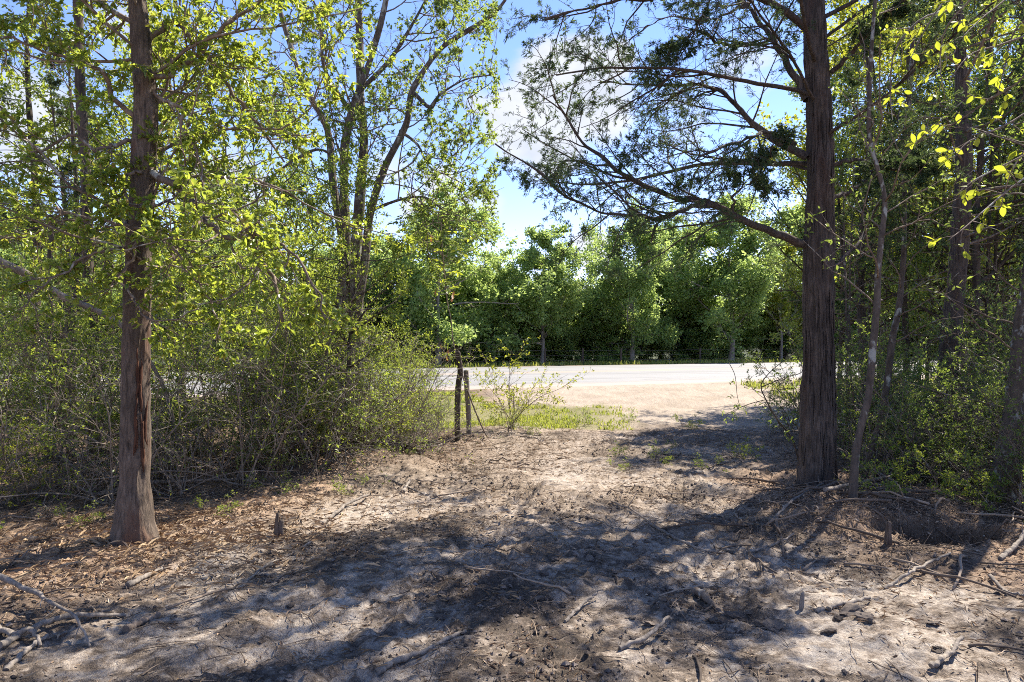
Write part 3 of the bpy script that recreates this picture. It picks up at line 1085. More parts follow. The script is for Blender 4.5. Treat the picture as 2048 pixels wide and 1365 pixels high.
cl = [
    ([(1612, 490), (1560, 472), (1520, 455), (1450, 425), (1400, 402), (1350, 395), (1290, 375), (1230, 335), (1160, 280), (1130, 230), (1105, 190)], 0, -.9, .052, .010),
    ([(1420, 412), (1385, 412), (1350, 425), (1315, 437), (1270, 432), (1200, 425), (1130, 390), (1070, 340), (990, 288)], -.4, -1.3, .030, .007),
    ([(1345, 425), (1322, 440), (1310, 455), (1304, 485)], -.55, -.6, .016, .007),
    ([(1614, 315), (1560, 285), (1500, 240), (1450, 190), (1400, 168), (1340, 172), (1280, 170), (1200, 165)], 0, .6, .048, .008),
    ([(1614, 200), (1570, 120), (1540, 70), (1500, 20), (1460, -40), (1420, -120)], 0, .7, .045, .012),
    ([(1545, 78), (1500, 90), (1440, 88), (1400, 60), (1370, 80), (1330, 120)], .3, -.3, .022, .006),
    ([(1616, 60), (1560, 15), (1500, -10), (1420, -20), (1340, -10), (1260, 0), (1180, 15), (1090, 40)], 0, -.8, .045, .008),
    ([(1500, 5), (1450, 30), (1400, 40), (1330, 35), (1280, 65), (1235, 100)], -.3, -.6, .017, .004),
    ([(1465, 425), (1468, 390), (1500, 365), (1530, 340), (1545, 290)], -.25, -.5, .018, .005),
    ([(1590, 290), (1540, 265), (1490, 280), (1430, 300), (1370, 330), (1300, 330)], .1, -.9, .026, .006),
    ([(1660, 330), (1720, 320), (1790, 340), (1840, 330)], 0, -.6, .03, .008),
    ([(1660, 400), (1720, 370), (1780, 300), (1800, 220)], 0, .7, .028, .008),
    ([(1655, 150), (1700, 110), (1760, 40), (1840, -30)], 0, -.7, .035, .01),
    ([(1662, 540), (1720, 480), (1760, 400), (1790, 360)], 0, 1.0, .022, .006),
]
LP, LR = [], []
for pts, d0, d1, r0, r1 in cl:
    p = PP(pts, Yc + d0, Yc + d1, 24)
    p[1:-1] += rng.normal(size=(22, 3)) * .008
    LP.append(p); LR.append(taper(24, r0 * kk * .85, r1 * kk * .85, .8))
LP = np.array(LP); LR = np.array(LR)
for k in range(len(LP)):
    mb = MB()
    trunk_tube(mb, resample(LP[k], 60), np.interp(np.linspace(0, 23, 60), np.arange(24), LR[k]), 14, .006, 30, .3, k, low=.012)
    mb.build('branch', M['bark_cedar'], t)
up_i = np.linspace(70, len(path) - 1, 40).astype(int)
ap, ar = spawn(path[up_i][None], rad[up_i][None], 27, .28, .98, 68, 10, 0, N=24, up=.012, wig=.07, absL=lambda t_: 3.9 - 2.6 * t_, rr=.008)
kp_ = (ap[:, -1, 0] > .25) | (ap[:, -1, 2] > 5.5)
ap, ar = ap[kp_], ar[kp_]
mb = MB()
tubes(mb, ap, ar, 6)
mb.build('upper_branches', M['bark_cedar'], t)['kind'] = 'stuff'
skip = [2, 7]
use = [k for k in range(len(LP)) if k not in skip]
OPEN_X = -.12          # the lane between oak and cedar stays open to the sky
cedar_foliage(t, LP[use], LR[use], 18, 9, 5, 14, blen=(.022, .05), bl_w=.125, thin=-.10, L2=.42, tubs=False, t0=.22, nf=3.2, open_x=OPEN_X)
cedar_foliage(t, ap, ar, 11, 7, 4, 7, blen=(.035, .065), bl_w=.19, thin=-.02, L2=.42, tubs=False)
# bare snags
mb = MB()
b1, c1 = spawn(LP[[7, 5, 3]], LR[[7, 5, 3]], 12, .2, 1, 45, 14, .35, N=7, up=-.03, wig=.2, rr=.008)
b2, c2 = spawn(b1, c1, 5, .3, 1, 45, 14, .4, N=5, up=-.03, wig=.2, rr=.008)
tubes(mb, b1, c1, 4); tubes(mb, b2, c2, 3)
mb.build('bare_twigs', M['bark_twig'], t)['kind'] = 'stuff'


def make_cedar(name, label, loc, h, r, nb, first, blades=5, group=None, n3=6, n4=5, Lb=2.6, L2=.4):
    t = thing(name, label, 'tree', loc, group)
    K = 120
    z = np.linspace(-.1, h, K)
    p = np.stack([loc[0] + .10 * np.sin(z * .7 + h), loc[1] + .10 * np.cos(z * .55), loc[2] + z], 1)
    rd = r * (1 - .93 * np.clip(z / h, 0, 1) ** .9) * (1 + .35 * np.exp(-np.maximum(z, 0) / .25))
    mb = MB()
    trunk_tube(mb, p, rd, 48, .014, 22, .06, int(h * 7), flare=.3, lobes=5, low=.03)
    mb.build('trunk', M['bark_cedar'], t)
    idx = np.linspace(0, K - 1, 50).astype(int)
    ap, ar = spawn(p[idx][None], rd[idx][None], nb, first, .99, 74, 10, 0, N=12, up=.012, wig=.07, absL=lambda t_: Lb * (1.15 - t_), rr=.011)
    dp, dr_ = spawn(p[idx][None], rd[idx][None], 16, .06, first + .25, 80, 14, 0, N=8, up=-.01, wig=.14, absL=lambda t_: 1.3 + 0 * t_, rr=.008)
    d2, dr2 = spawn(dp, dr_, 6, .3, 1, 45, 15, .4, N=5, up=-.02, wig=.2, rr=.007)
    mb = MB()
    tubes(mb, ap, ar, 5); tubes(mb, dp, dr_, 4); tubes(mb, d2, dr2, 3)
    mb.build('branches', M['bark_twig'], t)['kind'] = 'stuff'
    cedar_foliage(t, ap, ar, 8, n3, n4, blades, L2=L2, tubs=False, blen=(.04, .075), bl_w=.2)
    return t


gc2 = P(1900, 682.5 + 1.45 * 1365 / 9.6, 9.6)
cedar2 = make_cedar('cedar_tree', 'straight dark cedar trunk in the shaded right hand thicket behind yellow green leaves', (gc2[0] + .05, 9.6, Hs(gc2[0], 9.6)), 11.5, .15, 42, .22)


# ================================================================ prototypes for the woods
def make_broadleaf(h, r, crown0, spread, nlimb, n2, n3, nl, lsize, mat, bark, seed, lean=.05):
    """returns an unlinked-in-place tree (Empty at origin) with trunk, limbs, crown"""
    t = thing('broadleaf_tree', 'tree', 'tree')
    K = 40
    z = np.linspace(-.15, h * .97, K)
    ph = seed * 1.7
    p = np.stack([lean * z * np.sin(ph) + .12 * np.sin(z * .8 + ph), lean * z * np.cos(ph) + .12 * np.cos(z * .7 + ph), z], 1)
    rd = r * (1 - .92 * np.clip(z / h, 0, 1) ** .8) * (1 + .4 * np.exp(-np.maximum(z, 0) / .3))
    mb = MB()
    trunk_tube(mb, p, rd, 16, .012, 9, .3, seed, flare=.3, lobes=4, low=.03)
    mb.build('trunk', bark, t)
    prof = lambda q: spread * np.sqrt(np.clip(1.06 - ((q - .42) / .62) ** 2, .06, 1))
    ap, ar = spawn(p[None], rd[None], nlimb, crown0, .99, 62, 14, 0, N=8, up=.07, wig=.16, absL=prof, rr=.014)
    a2, r2 = spawn(ap, ar, n2, .2, 1.0, 48, 16, .45, N=6, up=.02, wig=.22, rr=.012)
    a3, r3 = spawn(a2, r2, n3, .15, 1.0, 48, 16, .5, N=4, up=.0, wig=.25, rr=.012, rmin=.003)
    mb = MB()
    tubes(mb, ap, ar, 6); tubes(mb, a2, r2, 4)
    mb.build('limbs', bark, t)['kind'] = 'stuff'
    lp, ld, ln = leaf_sites(a3, r3, nl, t0=.0, spread=1.1)
    lp = lp + rng.normal(size=lp.shape) * lsize * .8
    keep = vnoise3(lp[:, 0] * .9 + seed, lp[:, 1] * .9, lp[:, 2] * .9, seed) > .30
    lp, ld, ln = lp[keep], ld[keep], ln[keep]
    mb = MB()
    leaves(mb, lp, ld, ln, rng.uniform(.6, 1.3, len(lp)) * lsize, .62, shape='dia')
    mb.build('crown', mat, t, smooth=False)['kind'] = 'stuff'
    print('tree', h, len(lp))
    return t


def make_shrub(h, spread, nst, n2, n3, nl, lsize, mat, bark, seed, name='shrub', wid=.5, r=.010):
    t = thing(name, 'shrub', 'shrub')
    sp, sr = [], []
    for k in range(nst):
        az = rng.uniform(0, 2 * math.pi); tilt = abs(rng.normal(0, .32)) * spread
        ln = h * rng.uniform(.6, 1.1)
        d = np.array([math.sin(tilt) * math.cos(az), math.sin(tilt) * math.sin(az), math.cos(tilt)])
        p = np.array([rng.normal(0, .10), rng.normal(0, .10), -.06])
        pts = [p.copy()]
        for i in range(11):
            d = unit(d + rng.normal(size=3) * .10 + np.array([math.cos(az) * .03 * spread, math.sin(az) * .03 * spread, 0]))
            p = p + d * ln / 11
            pts.append(p.copy())
        sp.append(pts); sr.append(taper(12, r * rng.uniform(.6, 1.3), r * .25))
    sp = np.array(sp); sr = np.array(sr)
    s1, r1 = spawn(sp, sr, n2, .18, 1.0, 55, 15, 0, N=6, up=.02, wig=.22, absL=lambda q: h * .30 * (1.15 - .5 * q), rr=.008)
    s2, r2 = spawn(s1, r1, n3, .2, 1.0, 50, 15, .45, N=4, up=.0, wig=.25, rr=.008, rmin=.0012)
    mb = MB()
    tubes(mb, sp, sr, 6); tubes(mb, s1, r1, 4); tubes(mb, s2, r2, 3)
    mb.build('stems', bark, t)['kind'] = 'stuff'
    lp, ld, ln = leaf_sites(s2, r2, nl, t0=.1, spread=.8)
    keep = vnoise3(lp[:, 0] * 3 + seed, lp[:, 1] * 3, lp[:, 2] * 3, seed) > .30
    lp, ld, ln = lp[keep], ld[keep], ln[keep]
    mb = MB()
    leaves(mb, lp, ld, ln, rng.uniform(.6, 1.25, len(lp)) * lsize, wid, shape='hex' if lsize > .034 else 'dia')
    mb.build('foliage', mat, t, smooth=False)['kind'] = 'stuff'
    print('shrub', len(lp))
    return t


far = [make_broadleaf(10, .20, .10, 4.3, 34, 9, 8, 14, .23, M['leaf_far'], M['bark_pale'], 1),
       make_broadleaf(10, .17, .16, 3.8, 32, 9, 8, 14, .22, M['leaf_far'], M['bark_pale'], 2),
       make_broadleaf(10, .22, .06, 4.6, 36, 9, 8, 14, .23, M['leaf_far_dark'], M['bark_dark'], 3),
       make_broadleaf(10, .16, .22, 3.6, 30, 9, 8, 13, .17, M['leaf_yellow'], M['bark_pale'], 4)]
mid = [make_broadleaf(6.0, .07, .16, 1.9, 26, 8, 6, 9, .065, M['leaf_shrub'], M['bark_dark'], 5, lean=.03),
       make_broadleaf(7.5, .09, .25, 2.3, 26, 9, 7, 9, .075, M['leaf_oak'], M['bark_oak'], 6, lean=.04),
       make_broadleaf(8.0, .08, .30, 2.4, 26, 9, 7, 9, .08, M['leaf_yellow'], M['bark_grey'], 7, lean=.05)]
shr = [make_shrub(2.5, 1.0, 9, 14, 7, 9, .034, M['leaf_shrub'], M['bark_twig'], 1),
       make_shrub(2.0, 1.4, 10, 13, 7, 9, .032, M['leaf_shrub'], M['bark_twig'], 2),
       make_shrub(1.3, 1.7, 10, 11, 6, 8, .030, M['leaf_oak'], M['bark_twig'], 3),
       make_shrub(1.6, 1.5, 9, 12, 6, 7, .034, M['leaf_yellow'], M['bark_twig'], 4),
       make_shrub(.55, 2.0, 7, 8, 5, 6, .026, M['leaf_shrub'], M['bark_twig'], 5, r=.004)]
shr += [make_shrub(1.35, 1.6, 11, 12, 7, 8, .028, M['leaf_dark'], M['bark_twig'], 6),
        make_shrub(2.3, 1.2, 9, 13, 7, 8, .030, M['leaf_dark'], M['bark_twig'], 7),
        make_shrub(1.7, 1.7, 13, 11, 6, 1, .034, M['leaf_shrub'], M['wood_dead'], 8, r=.009)]
mid += [make_broadleaf(6.5, .06, .18, 2.0, 26, 9, 7, 10, .055, M['leaf_dark'], M['bark_dark'], 8, lean=.03)]
USED = set()


def put(src, x, y, s, label, group=None, rz=None, sink=0.0, tilt=(0, 0)):
    z = Hs(x, y) - sink
    rz = rng.uniform(0, 6.28) if rz is None else rz
    if id(src) not in USED:
        USED.add(id(src))
        src.location = (x, y, z)
        src.rotation_euler = (tilt[0], tilt[1], rz)
        src.scale = s if isinstance(s, tuple) else (s,) * 3
        src['label'] = label
        if group:
            src['group'] = group
        return src
    return copy_tree(src, (x, y, z), rz, s, label, group, tilt)


# ---- woods on the far side of the road
def far_pos(px, off):
    k = (px - 1024) / 1365
    Y = (31.6 + RS * 2.15 + off) / (1 - RS * k)
    return k * Y, Y


GF = 'trees along the far side of the road'
rows = [  # photo x, top y, offset, prototype, width factor, label
    (872, 430, 4, 0, 1.15, 'tallest round green tree beyond the road, behind the yellow leaved sapling'),
    (985, 525, 6, 1, .95, 'low green tree in the dip of the far wood, right of its tallest tree'),
    (1082, 482, 5, 1, 1.1, 'round green tree beyond the road with a pale trunk, right of the wispy bush'),
    (1188, 585, 8, 2, .7, 'lowest tree of the far wood, at the notch of sky beyond the road'),
    (1265, 455, 5, 0, .95, 'dark trunked tree beyond the road, under the broken hanging twig of the cedar branch'),
    (1362, 470, 9, 0, 1.05, 'broad green tree set back beyond the road, behind the long low cedar branch'),
    (1462, 425, 5, 1, 1.15, 'green tree beyond the road with a thick pale forked trunk'),
    (1560, 500, 5, 3, .8, 'yellow green tree beyond the road just left of the big cedar trunk'),
    (1640, 420, 9, 0, 1.1, 'green tree beyond the road hidden behind the big cedar trunk'),
    (1730, 440, 6, 2, 1.0, 'green tree beyond the road seen between the cedar and the lichen spotted sapling'),
    (1830, 400, 7, 0, 1.1, 'green tree beyond the road seen right of the lichen spotted sapling'),
    (1960, 380, 6, 1, 1.2, 'green tree beyond the road at the right edge of the wood'),
    (2110, 380, 8, 0, 1.2, 'green tree beyond the road past the right edge trunk'),
    (770, 500, 7, 2, 1.0, 'dark green tree beyond the road just right of the oak trunks'),
    (640, 520, 5, 1, 1.0, 'green tree beyond the road behind the oak trunks'),
    (500, 500, 6, 0, 1.0, 'green tree beyond the road behind the drooping branch of the scarred tree'),
    (360, 520, 5, 2, 1.1, 'green tree beyond the road just right of the scarred trunk'),
    (210, 480, 6, 1, 1.1, 'green tree beyond the road just left of the scarred trunk'),
    (60, 470, 5, 0, 1.2, 'green tree beyond the road behind the leaning dead limb'),
    (-90, 470, 6, 2, 1.2, 'green tree beyond the road past the left edge of the thicket'),
]
for px, top, off, k, wf, lab in rows:
    x, y = far_pos(px, off)
    hgt = 1.5 + (682.5 - top) / 1365 * y - .15
    s = hgt / 10.3
    put(far[k], x, y, (s * wf * 1.0, s * wf * 1.0, s), lab, GF)
for px, off, k, s, lab in [(720, 13, 2, .8, 'dark tree deep in the far wood behind the oak'), (930, 13, 2, .75, 'dark tree deep in the far wood behind the tallest round tree'),
                           (1035, 14, 2, .72, 'dark tree deep in the far wood, left of the roadside bush tips'), (1140, 14, 2, .68, 'dark tree deep in the far wood under the small low cloud'),
                           (1225, 13, 2, .7, 'dark tree deep in the far wood beside the notch of sky'), (1320, 13, 2, .8, 'dark tree deep in the far wood below the cedar branch fork'),
                           (1420, 13, 2, .82, 'dark tree deep in the far wood left of the pale forked trunk'), (1530, 13, 2, .85, 'dark tree deep in the far wood left of the big cedar'),
                           (1780, 14, 2, .95, 'dark tree deep in the far wood behind the thin saplings'), (1900, 14, 2, 1., 'dark tree deep in the far wood behind the straight cedar trunk'),
                           (430, 13, 2, .9, 'dark tree deep in the far wood behind the thicket'), (280, 13, 2, .9, 'dark tree deep in the far wood behind the scarred trunk'), (120, 13, 2, .9, 'dark tree deep in the far wood behind the left hand cedar')]:
    x, y = far_pos(px, off)
    put(far[k], x, y, (s * 1.1, s * 1.1, s * .74), lab, GF)
# understorey bushes closing the foot of the far wood
GU = 'undergrowth bushes at the foot of the far wood'
for i, px in enumerate(range(560, 2060, 48)):
    x, y = far_pos(px + rng.uniform(-15, 15), 7.5 + rng.uniform(-1, 1.5))
    s = rng.uniform(.32, .5)
    put(far[0 if i % 3 else 2], x, y, (s * 1.3, s * 1.3, s), 'leafy bush at the foot of the far wood, ' + ('left of the oak trunks' if px < 690 else 'between the oak and the fence posts' if px < 930 else 'between the fence posts and the cedar' if px < 1600 else 'right of the big cedar'), GU, sink=.5)

# ---- trees behind the thickets on this side of the road
put(mid[0], -7.6, 11.5, 1.0, 'thin dark understorey tree at the left edge behind the leaning dead limb', 'understorey trees')
put(mid[0], -5.2, 9.6, .8, 'thin dark understorey tree just left of the scarred trunk', 'understorey trees')
put(mid[1], -4.6, 12.5, .75, 'leafy understorey tree behind the scarred trunk', 'understorey trees')
put(mid[0], -3.3, 10.2, .62, 'bushy understorey tree between the scarred trunk and the oak', 'understorey trees')
put(mid[0], -2.0, 8.3, .55, 'low bushy tree under the drooping limb, left of the oak trunks', 'understorey trees')
put(mid[2], -6.4, 13.5, .9, 'yellow green understorey tree far left behind the thicket', 'understorey trees')
put(mid[2], 8.8, 16.0, 1.05, 'bright yellow green tree behind the thin saplings on the right', 'understorey trees')
put(mid[2], 11.8, 18.0, 1.3, 'bright yellow green tree right of the straight cedar trunk', 'understorey trees')
put(mid[2], 7.6, 13.6, 1.0, 'sunlit yellow green tree behind the straight cedar trunk', 'understorey trees')
put(mid[2], 10.4, 15.2, 1.15, 'sunlit yellow green tree at the back of the right hand thicket', 'understorey trees')
put(mid[3], 7.2, 10.4, 1.15, 'leafy dark understorey tree at the right edge', 'understorey trees')
put(mid[3], 8.0, 11.2, .9, 'leafy understorey tree right of the straight cedar trunk', 'understorey trees')
put(mid[3], 9.4, 12.8, 1.1, 'leafy understorey tree deep behind the right edge trunk', 'understorey trees')
put(mid[3], 6.3, 13.2, 1.0, 'dark stemmed understorey tree behind the thin saplings', 'understorey trees')


def putc(x, y, s, label, rz):
    return copy_tree(cedar2, (x, y, Hs(x, y)), rz, s, label, 'cedars in the woods')


cedar2['group'] = 'cedars in the woods'
putc(-8.3, 11.8, .72, 'dark cedar at the left edge rising behind the thicket', 1.0)
putc(-6.3, 9.8, .5, 'dark cedar trunk in the left thicket, left of the scarred tree', 2.2)
putc(8.6, 11.4, .9, 'dark cedar deep in the right hand thicket, right of the straight trunk', 4.0)
putc(6.0, 11.6, .62, 'small dark cedar behind the thin saplings', 2.9)
putc(9.8, 14.0, 1.0, 'tall dark cedar at the back of the right hand thicket', .3)
putc(5.0, 4.3, .82, 'dark cedar just past the right edge whose boughs hang into view', .6)

# ---- thickets
lab_left = ['dense green bush at the left edge beside the dead limb', 'tall leafy bush directly left of the scarred trunk', 'leafy bush right behind the scarred trunk', 'leafy bush just right of the scarred trunk',
            'tall bush midway between the scarred trunk and the oak', 'bush under the drooping limb', 'bush close left of the oak trunks', 'bush at the foot of the oak trunks', 'bush just right of the oak trunks',
            'leafy bush left of the rough fence post', 'low bush in front of the left thicket', 'bush behind the oak trunks beside the grass', 'bush at the far left behind the thicket', 'bush behind the thicket near the grass verge',
            'low bush at the thicket edge right of the scarred trunk', 'bright bush at the left front of the thicket', 'bush at the back of the thicket left of the oak', 'small bush by the fence posts']
spots = [(-5.6, 7.4, 0, 1.0), (-4.3, 6.9, 0, .95), (-4.0, 7.9, 1, 1.1), (-3.2, 7.3, 0, .9), (-2.9, 8.3, 0, 1.05), (-2.3, 8.0, 1, .95), (-2.7, 9.2, 0, 1.1), (-2.05, 8.5, 2, 1.0), (-1.7, 9.3, 0, .78),
         (-1.45, 10.2, 0, .62), (-5.3, 6.2, 3, .85), (-1.95, 10.5, 1, .9), (-7.0, 8.8, 0, 1.1), (-3.6, 9.6, 1, 1.1), (-2.5, 7.4, 2, .75), (-4.7, 5.9, 3, .72), (-3.0, 10.4, 0, .9), (-1.25, 11.2, 2, .6)]
for (x, y, k, s), lab in zip(spots, lab_left):
    put(shr[k], x, y, s, lab, 'bushes of the left thicket')
for x, y, s_, lab in [(-3.3, 6.7, .9, 'leafless tangle of pale stems just right of the scarred trunk'), (-4.6, 6.3, 1.0, 'leafless tangle of pale stems at the left front of the thicket'), (-2.2, 7.7, .95, 'leafless tangle of pale stems under the drooping limb'),
                      (-1.75, 8.6, .9, 'leafless tangle of pale stems at the oak foot'), (-1.1, 9.7, .75, 'leafless brown tangle left of the rough fence post'), (-5.2, 5.2, .9, 'leafless tangle of pale stems near the left edge'), (-3.7, 6.4, 1.1, 'tall leafless tangle beside the scarred trunk'), (-2.75, 7.1, 1.25, 'tall leafless tangle midway between the scarred trunk and the oak'), (-1.5, 9.1, 1.05, 'leafless tangle between the oak foot and the fallen log'), (-2.4, 8.2, 1.4, 'tall leafless tangle close left of the oak'), (4.1, 7.6, .8, 'leafless tangle of grey stems right of the big cedar foot'), (4.9, 6.3, .8, 'leafless tangle of grey stems beside the right edge trunk')]:
    put(shr[7], x, y, s_, lab, 'leafless bushes')
for x, y, k, s_, lab in [(-2.9, 9.0, 1, 1.0, 'leafy bush behind the drooping limb hiding the road'), (-1.6, 9.8, 0, .72, 'leafy bush between the oak foot and the rough post, hiding the road'),                          (-4.5, 8.6, 1, 1.1, 'leafy bush behind the scarred trunk hiding the road'), (-5.8, 8.6, 0, 1.0, 'leafy bush at the far left hiding the road'), (-3.7, 7.0, 3, .7, 'bright low bush at the right of the scarred trunk'), (-2.6, 7.9, 3, .7, 'bright low bush at the front of the thicket left of the oak'),
                         (-1.7, 8.9, 3, .62, 'bright low bush at the oak foot'), (-6.2, 7.0, 1, 1.0, 'leafy bush at the left edge under the dead limb')]:
    put(shr[k], x, y, s_, lab, 'bushes of the left thicket')
lab_r = ['bush just right of the big cedar trunk', 'dark bush behind the lichen spotted sapling', 'bush at the foot of the straight cedar trunk', 'bush in front of the straight cedar trunk', 'bush between the saplings and the right edge trunk',
         'bush left of the right edge trunk', 'low bush in front of the right edge trunk', 'bush at the right edge behind the trunk', 'bush deep behind the big cedar by the dirt apron', 'bush right of the thin saplings by the road verge',
         'bush deep in the right hand thicket', 'low bush beside the root hole', 'bush at the back of the right hand thicket', 'low bush by the fallen grey pole', 'tall bush hanging over the right edge']
spots = [(4.3, 8.4, 5, 1.1), (4.6, 9.3, 6, .9), (6.1, 8.7, 5, 1.3), (5.5, 8.1, 5, 1.2), (5.0, 7.5, 5, .95), (5.2, 7.0, 6, .75), (4.6, 6.0, 5, .8), (6.4, 7.6, 6, .95), (4.9, 11.6, 5, 1.0), (6.6, 12.6, 5, 1.3),
         (7.6, 9.6, 6, 1.05), (4.2, 5.7, 4, 1.2), (8.8, 11.0, 6, 1.2), (3.9, 7.0, 4, 1.3), (5.6, 5.9, 6, 1.0)]
for (x, y, k, s), lab in zip(spots, lab_r):
    put(shr[k], x, y, s, lab, 'bushes of the right thicket')
for x, y, k, s_, lab in [(5.1, 8.9, 5, 1.3, 'dark bush filling the gap between the thin stems'), (6.9, 8.4, 6, 1.1, 'tall dark bush right of the straight cedar trunk'), (5.9, 7.0, 5, 1.3, 'dark bush just left of the right edge trunk'), (4.7, 7.0, 5, 1.0, 'dark low bush behind the fallen grey pole'),
                         (7.4, 10.8, 6, 1.1, 'tall dark bush behind the straight cedar trunk'), (5.7, 10.2, 5, 1.4, 'dark bush between the thin stems and the road'), (8.2, 9.8, 6, 1.2, 'tall dark bush far right in the thicket'), (5.3, 5.4, 5, 1.0, 'dark bush at the right edge near the root hole'), (4.45, 7.7, 5, .8, 'dark low bush right behind the lichen spotted sapling')]:
    put(shr[k], x, y, s_, lab, 'bushes of the right thicket')
GS = 'small leafy sprigs on the ground'
for x, y, s in [(1.35, 8.6, .45), (1.75, 8.2, .4), (2.0, 8.9, .5), (1.2, 7.9, .35), (2.3, 7.9, .45), (2.9, 8.7, .7), (-.15, 11.2, .8), (1.3, 12.3, .8), (2.2, 12.6, .6), (.3, 10.6, .5), (3.0, 11.9, .7), (-3.6, 5.6, .5), (-2.6, 5.9, .5), (3.3, 6.2, .8), (4.4, 5.2, .9), (4.0, 6.4, 1.1), (-1.6, 6.9, .5), (-4.2, 5.2, .7)]:
    put(shr[4], x, y, s, 'little green sprig sprouting ' + ('from the litter around the scarred trunk' if x < -1 else 'at the near edge of the dirt apron' if y > 10 else 'on the bank under the right thicket' if x > 3.1 else 'in the middle of the dirt lane'), GS)


# ================================================================ saplings and thin trees
def sapling(label, stems, cat='tree', name='sapling', bark='bark_grey', twig=None, leafmat='leaf_oak', leaf=(.035, .06), nl=5, group=None, seg=14):
    p0 = stems[0][0][0]
    t = thing(name, label, cat, tuple(p0), group)
    LP, LR = [], []
    for pts, r0, r1 in stems:
        p = resample(pts, 80)
        p[4:] += np.stack([(vnoise2(np.linspace(0, 9, 76), np.full(76, 3.3 * c_ + r0 * 100), 7) - .5) * .03 for c_ in range(3)], 1)
        r = taper(80, r0, r1)
        mb = MB()
        trunk_tube(mb, p, r, seg, r0 * .12, 30, .35, int(r0 * 999), flare=.25, lobes=3, low=r0 * .3)
        mb.build('trunk', M[bark], t)
        i = np.linspace(0, 79, 24).astype(int)
        LP.append(p[i]); LR.append(r[i])
    LP = np.array(LP); LR = np.array(LR)
    n1, t0, L1, n2 = twig
    s1, r1 = spawn(LP, LR, n1, t0, 1., 58, 14, 0, N=8, up=.02, wig=.2, absL=lambda q: L1 * (1.1 - .4 * q), rr=.008)
    s2, r2 = spawn(s1, r1, n2, .2, 1., 50, 14, .45, N=5, up=.0, wig=.22, rr=.008, rmin=.0014)
    mb = MB()
    tubes(mb, s1, r1, 4); tubes(mb, s2, r2, 3)
    mb.build('twigs', M['bark_twig'], t)['kind'] = 'stuff'
    if nl:
        lp_, ld_, ln__ = leaf_sites(s2, r2, nl, t0=.2, spread=.8)
        mb = MB()
        leaves(mb, lp_, ld_, ln__, rng.uniform(*leaf, len(lp_)), .5)
        mb.build('foliage', M[leafmat], t, smooth=False)['kind'] = 'stuff'
    return t


def stem_px(l, Y, Y1=None):
    K = len(l)
    Y1 = Y if Y1 is None else Y1
    return [P(x, y, Y + (Y1 - Y) * k / (K - 1)) for k, (x, y) in enumerate(l)]


Yg = G(1705, 1003)[1]
sapling('slender crooked sapling with pale lichen spots standing right of the big cedar trunk',
        [(stem_px([(1704, 1012), (1706, 950), (1712, 895), (1724, 845), (1738, 790), (1746, 700), (1752, 620), (1755, 560), (1762, 480), (1768, 400), (1752, 320), (1738, 250), (1742, 100), (1760, -80)], Yg, Yg + .3), .034, .014)],
        twig=(16, .45, 1.1, 6), nl=5)
sapling('thin leaning brown sapling stem just right of the lichen spotted sapling',
        [(stem_px([(1733, 945), (1745, 890), (1760, 845), (1772, 775), (1783, 680), (1797, 610), (1806, 540), (1808, 430), (1812, 300), (1820, 150), (1830, -50)], 7.6, 8.0), .042, .016)], twig=(14, .4, 1.2, 6), nl=5)
sapling('pair of thin straight stems just right of the big cedar trunk',
        [(stem_px([(1694, 850), (1695, 760), (1693, 680), (1690, 560), (1688, 400)], 10.2), .028, .012), (stem_px([(1708, 850), (1703, 760), (1699, 680), (1700, 560), (1706, 420)], 10.4), .024, .010)], twig=(12, .3, .9, 5), nl=4)
sapling('thin dark tree stem between the lichen spotted sapling and the straight cedar',
        [(stem_px([(1812, 850), (1813, 760), (1812, 680), (1808, 560), (1812, 430), (1818, 300), (1815, 100)], 11.3), .055, .025)], twig=(14, .3, 1.4, 6), bark='bark_dark', nl=5)
for px_, yy_, lab_ in [(1738, 12.2, 'hair thin upright stem right behind the lichen spotted sapling'), (1775, 13.4, 'slim upright stem beyond the leaning brown sapling stem'), (1836, 13.0, 'slim upright stem midway to the straight cedar trunk'),
                       (1880, 11.8, 'slim upright stem brushing the left side of the straight cedar trunk'), (1938, 12.6, 'slim upright stem just right of the straight cedar trunk'), (2004, 12.0, 'slim upright stem left of the right edge trunk')]:
    sapling(lab_, [(stem_px([(px_, 800), (px_ + 4, 700), (px_ + 1, 560), (px_ + 8, 400), (px_ + 4, 200)], yy_), .030, .012)], twig=(12, .3, 1.1, 5), bark='bark_dark', nl=5, seg=8, leafmat='leaf_dark', group='slim stems of the right thicket')
sapling('thin dark pole stem leaning close left of the straight cedar trunk',
        [(stem_px([(1850, 850), (1854, 740), (1860, 640), (1868, 560), (1872, 430), (1870, 300)], 12.5), .035, .015)], twig=(12, .3, 1.2, 5), bark='bark_dark', nl=5)
sapling('slim dark stem right of the straight cedar trunk',
        [(stem_px([(1964, 860), (1968, 740), (1972, 640), (1976, 520), (1980, 380), (1985, 200)], 10.8), .035, .015)], twig=(12, .3, 1.2, 5), bark='bark_dark', nl=5)
Yg = G(2010, 1000)[1]
sapling('mottled grey tree leaning in at the right edge with a cleft down its trunk',
        [(stem_px([(2005, 1015), (2012, 930), (2024, 850), (2036, 760), (2048, 660), (2062, 540), (2080, 380), (2100, 150)], Yg, Yg + .2), .115, .06),
         (stem_px([(2030, 1010), (2034, 930), (2044, 850), (2060, 740), (2082, 600), (2110, 420)], Yg + .1, Yg + .5), .075, .035)], name='forked_tree', twig=(14, .4, 1.4, 6), bark='bark_grey', nl=6, seg=36)
sapling('grey stem among the bushes left of the scarred trunk', [(stem_px([(100, 940), (104, 800), (102, 680), (98, 560), (104, 430)], 8.4), .05, .03)], twig=(10, .4, 1.2, 6), bark='bark_dark', nl=5)
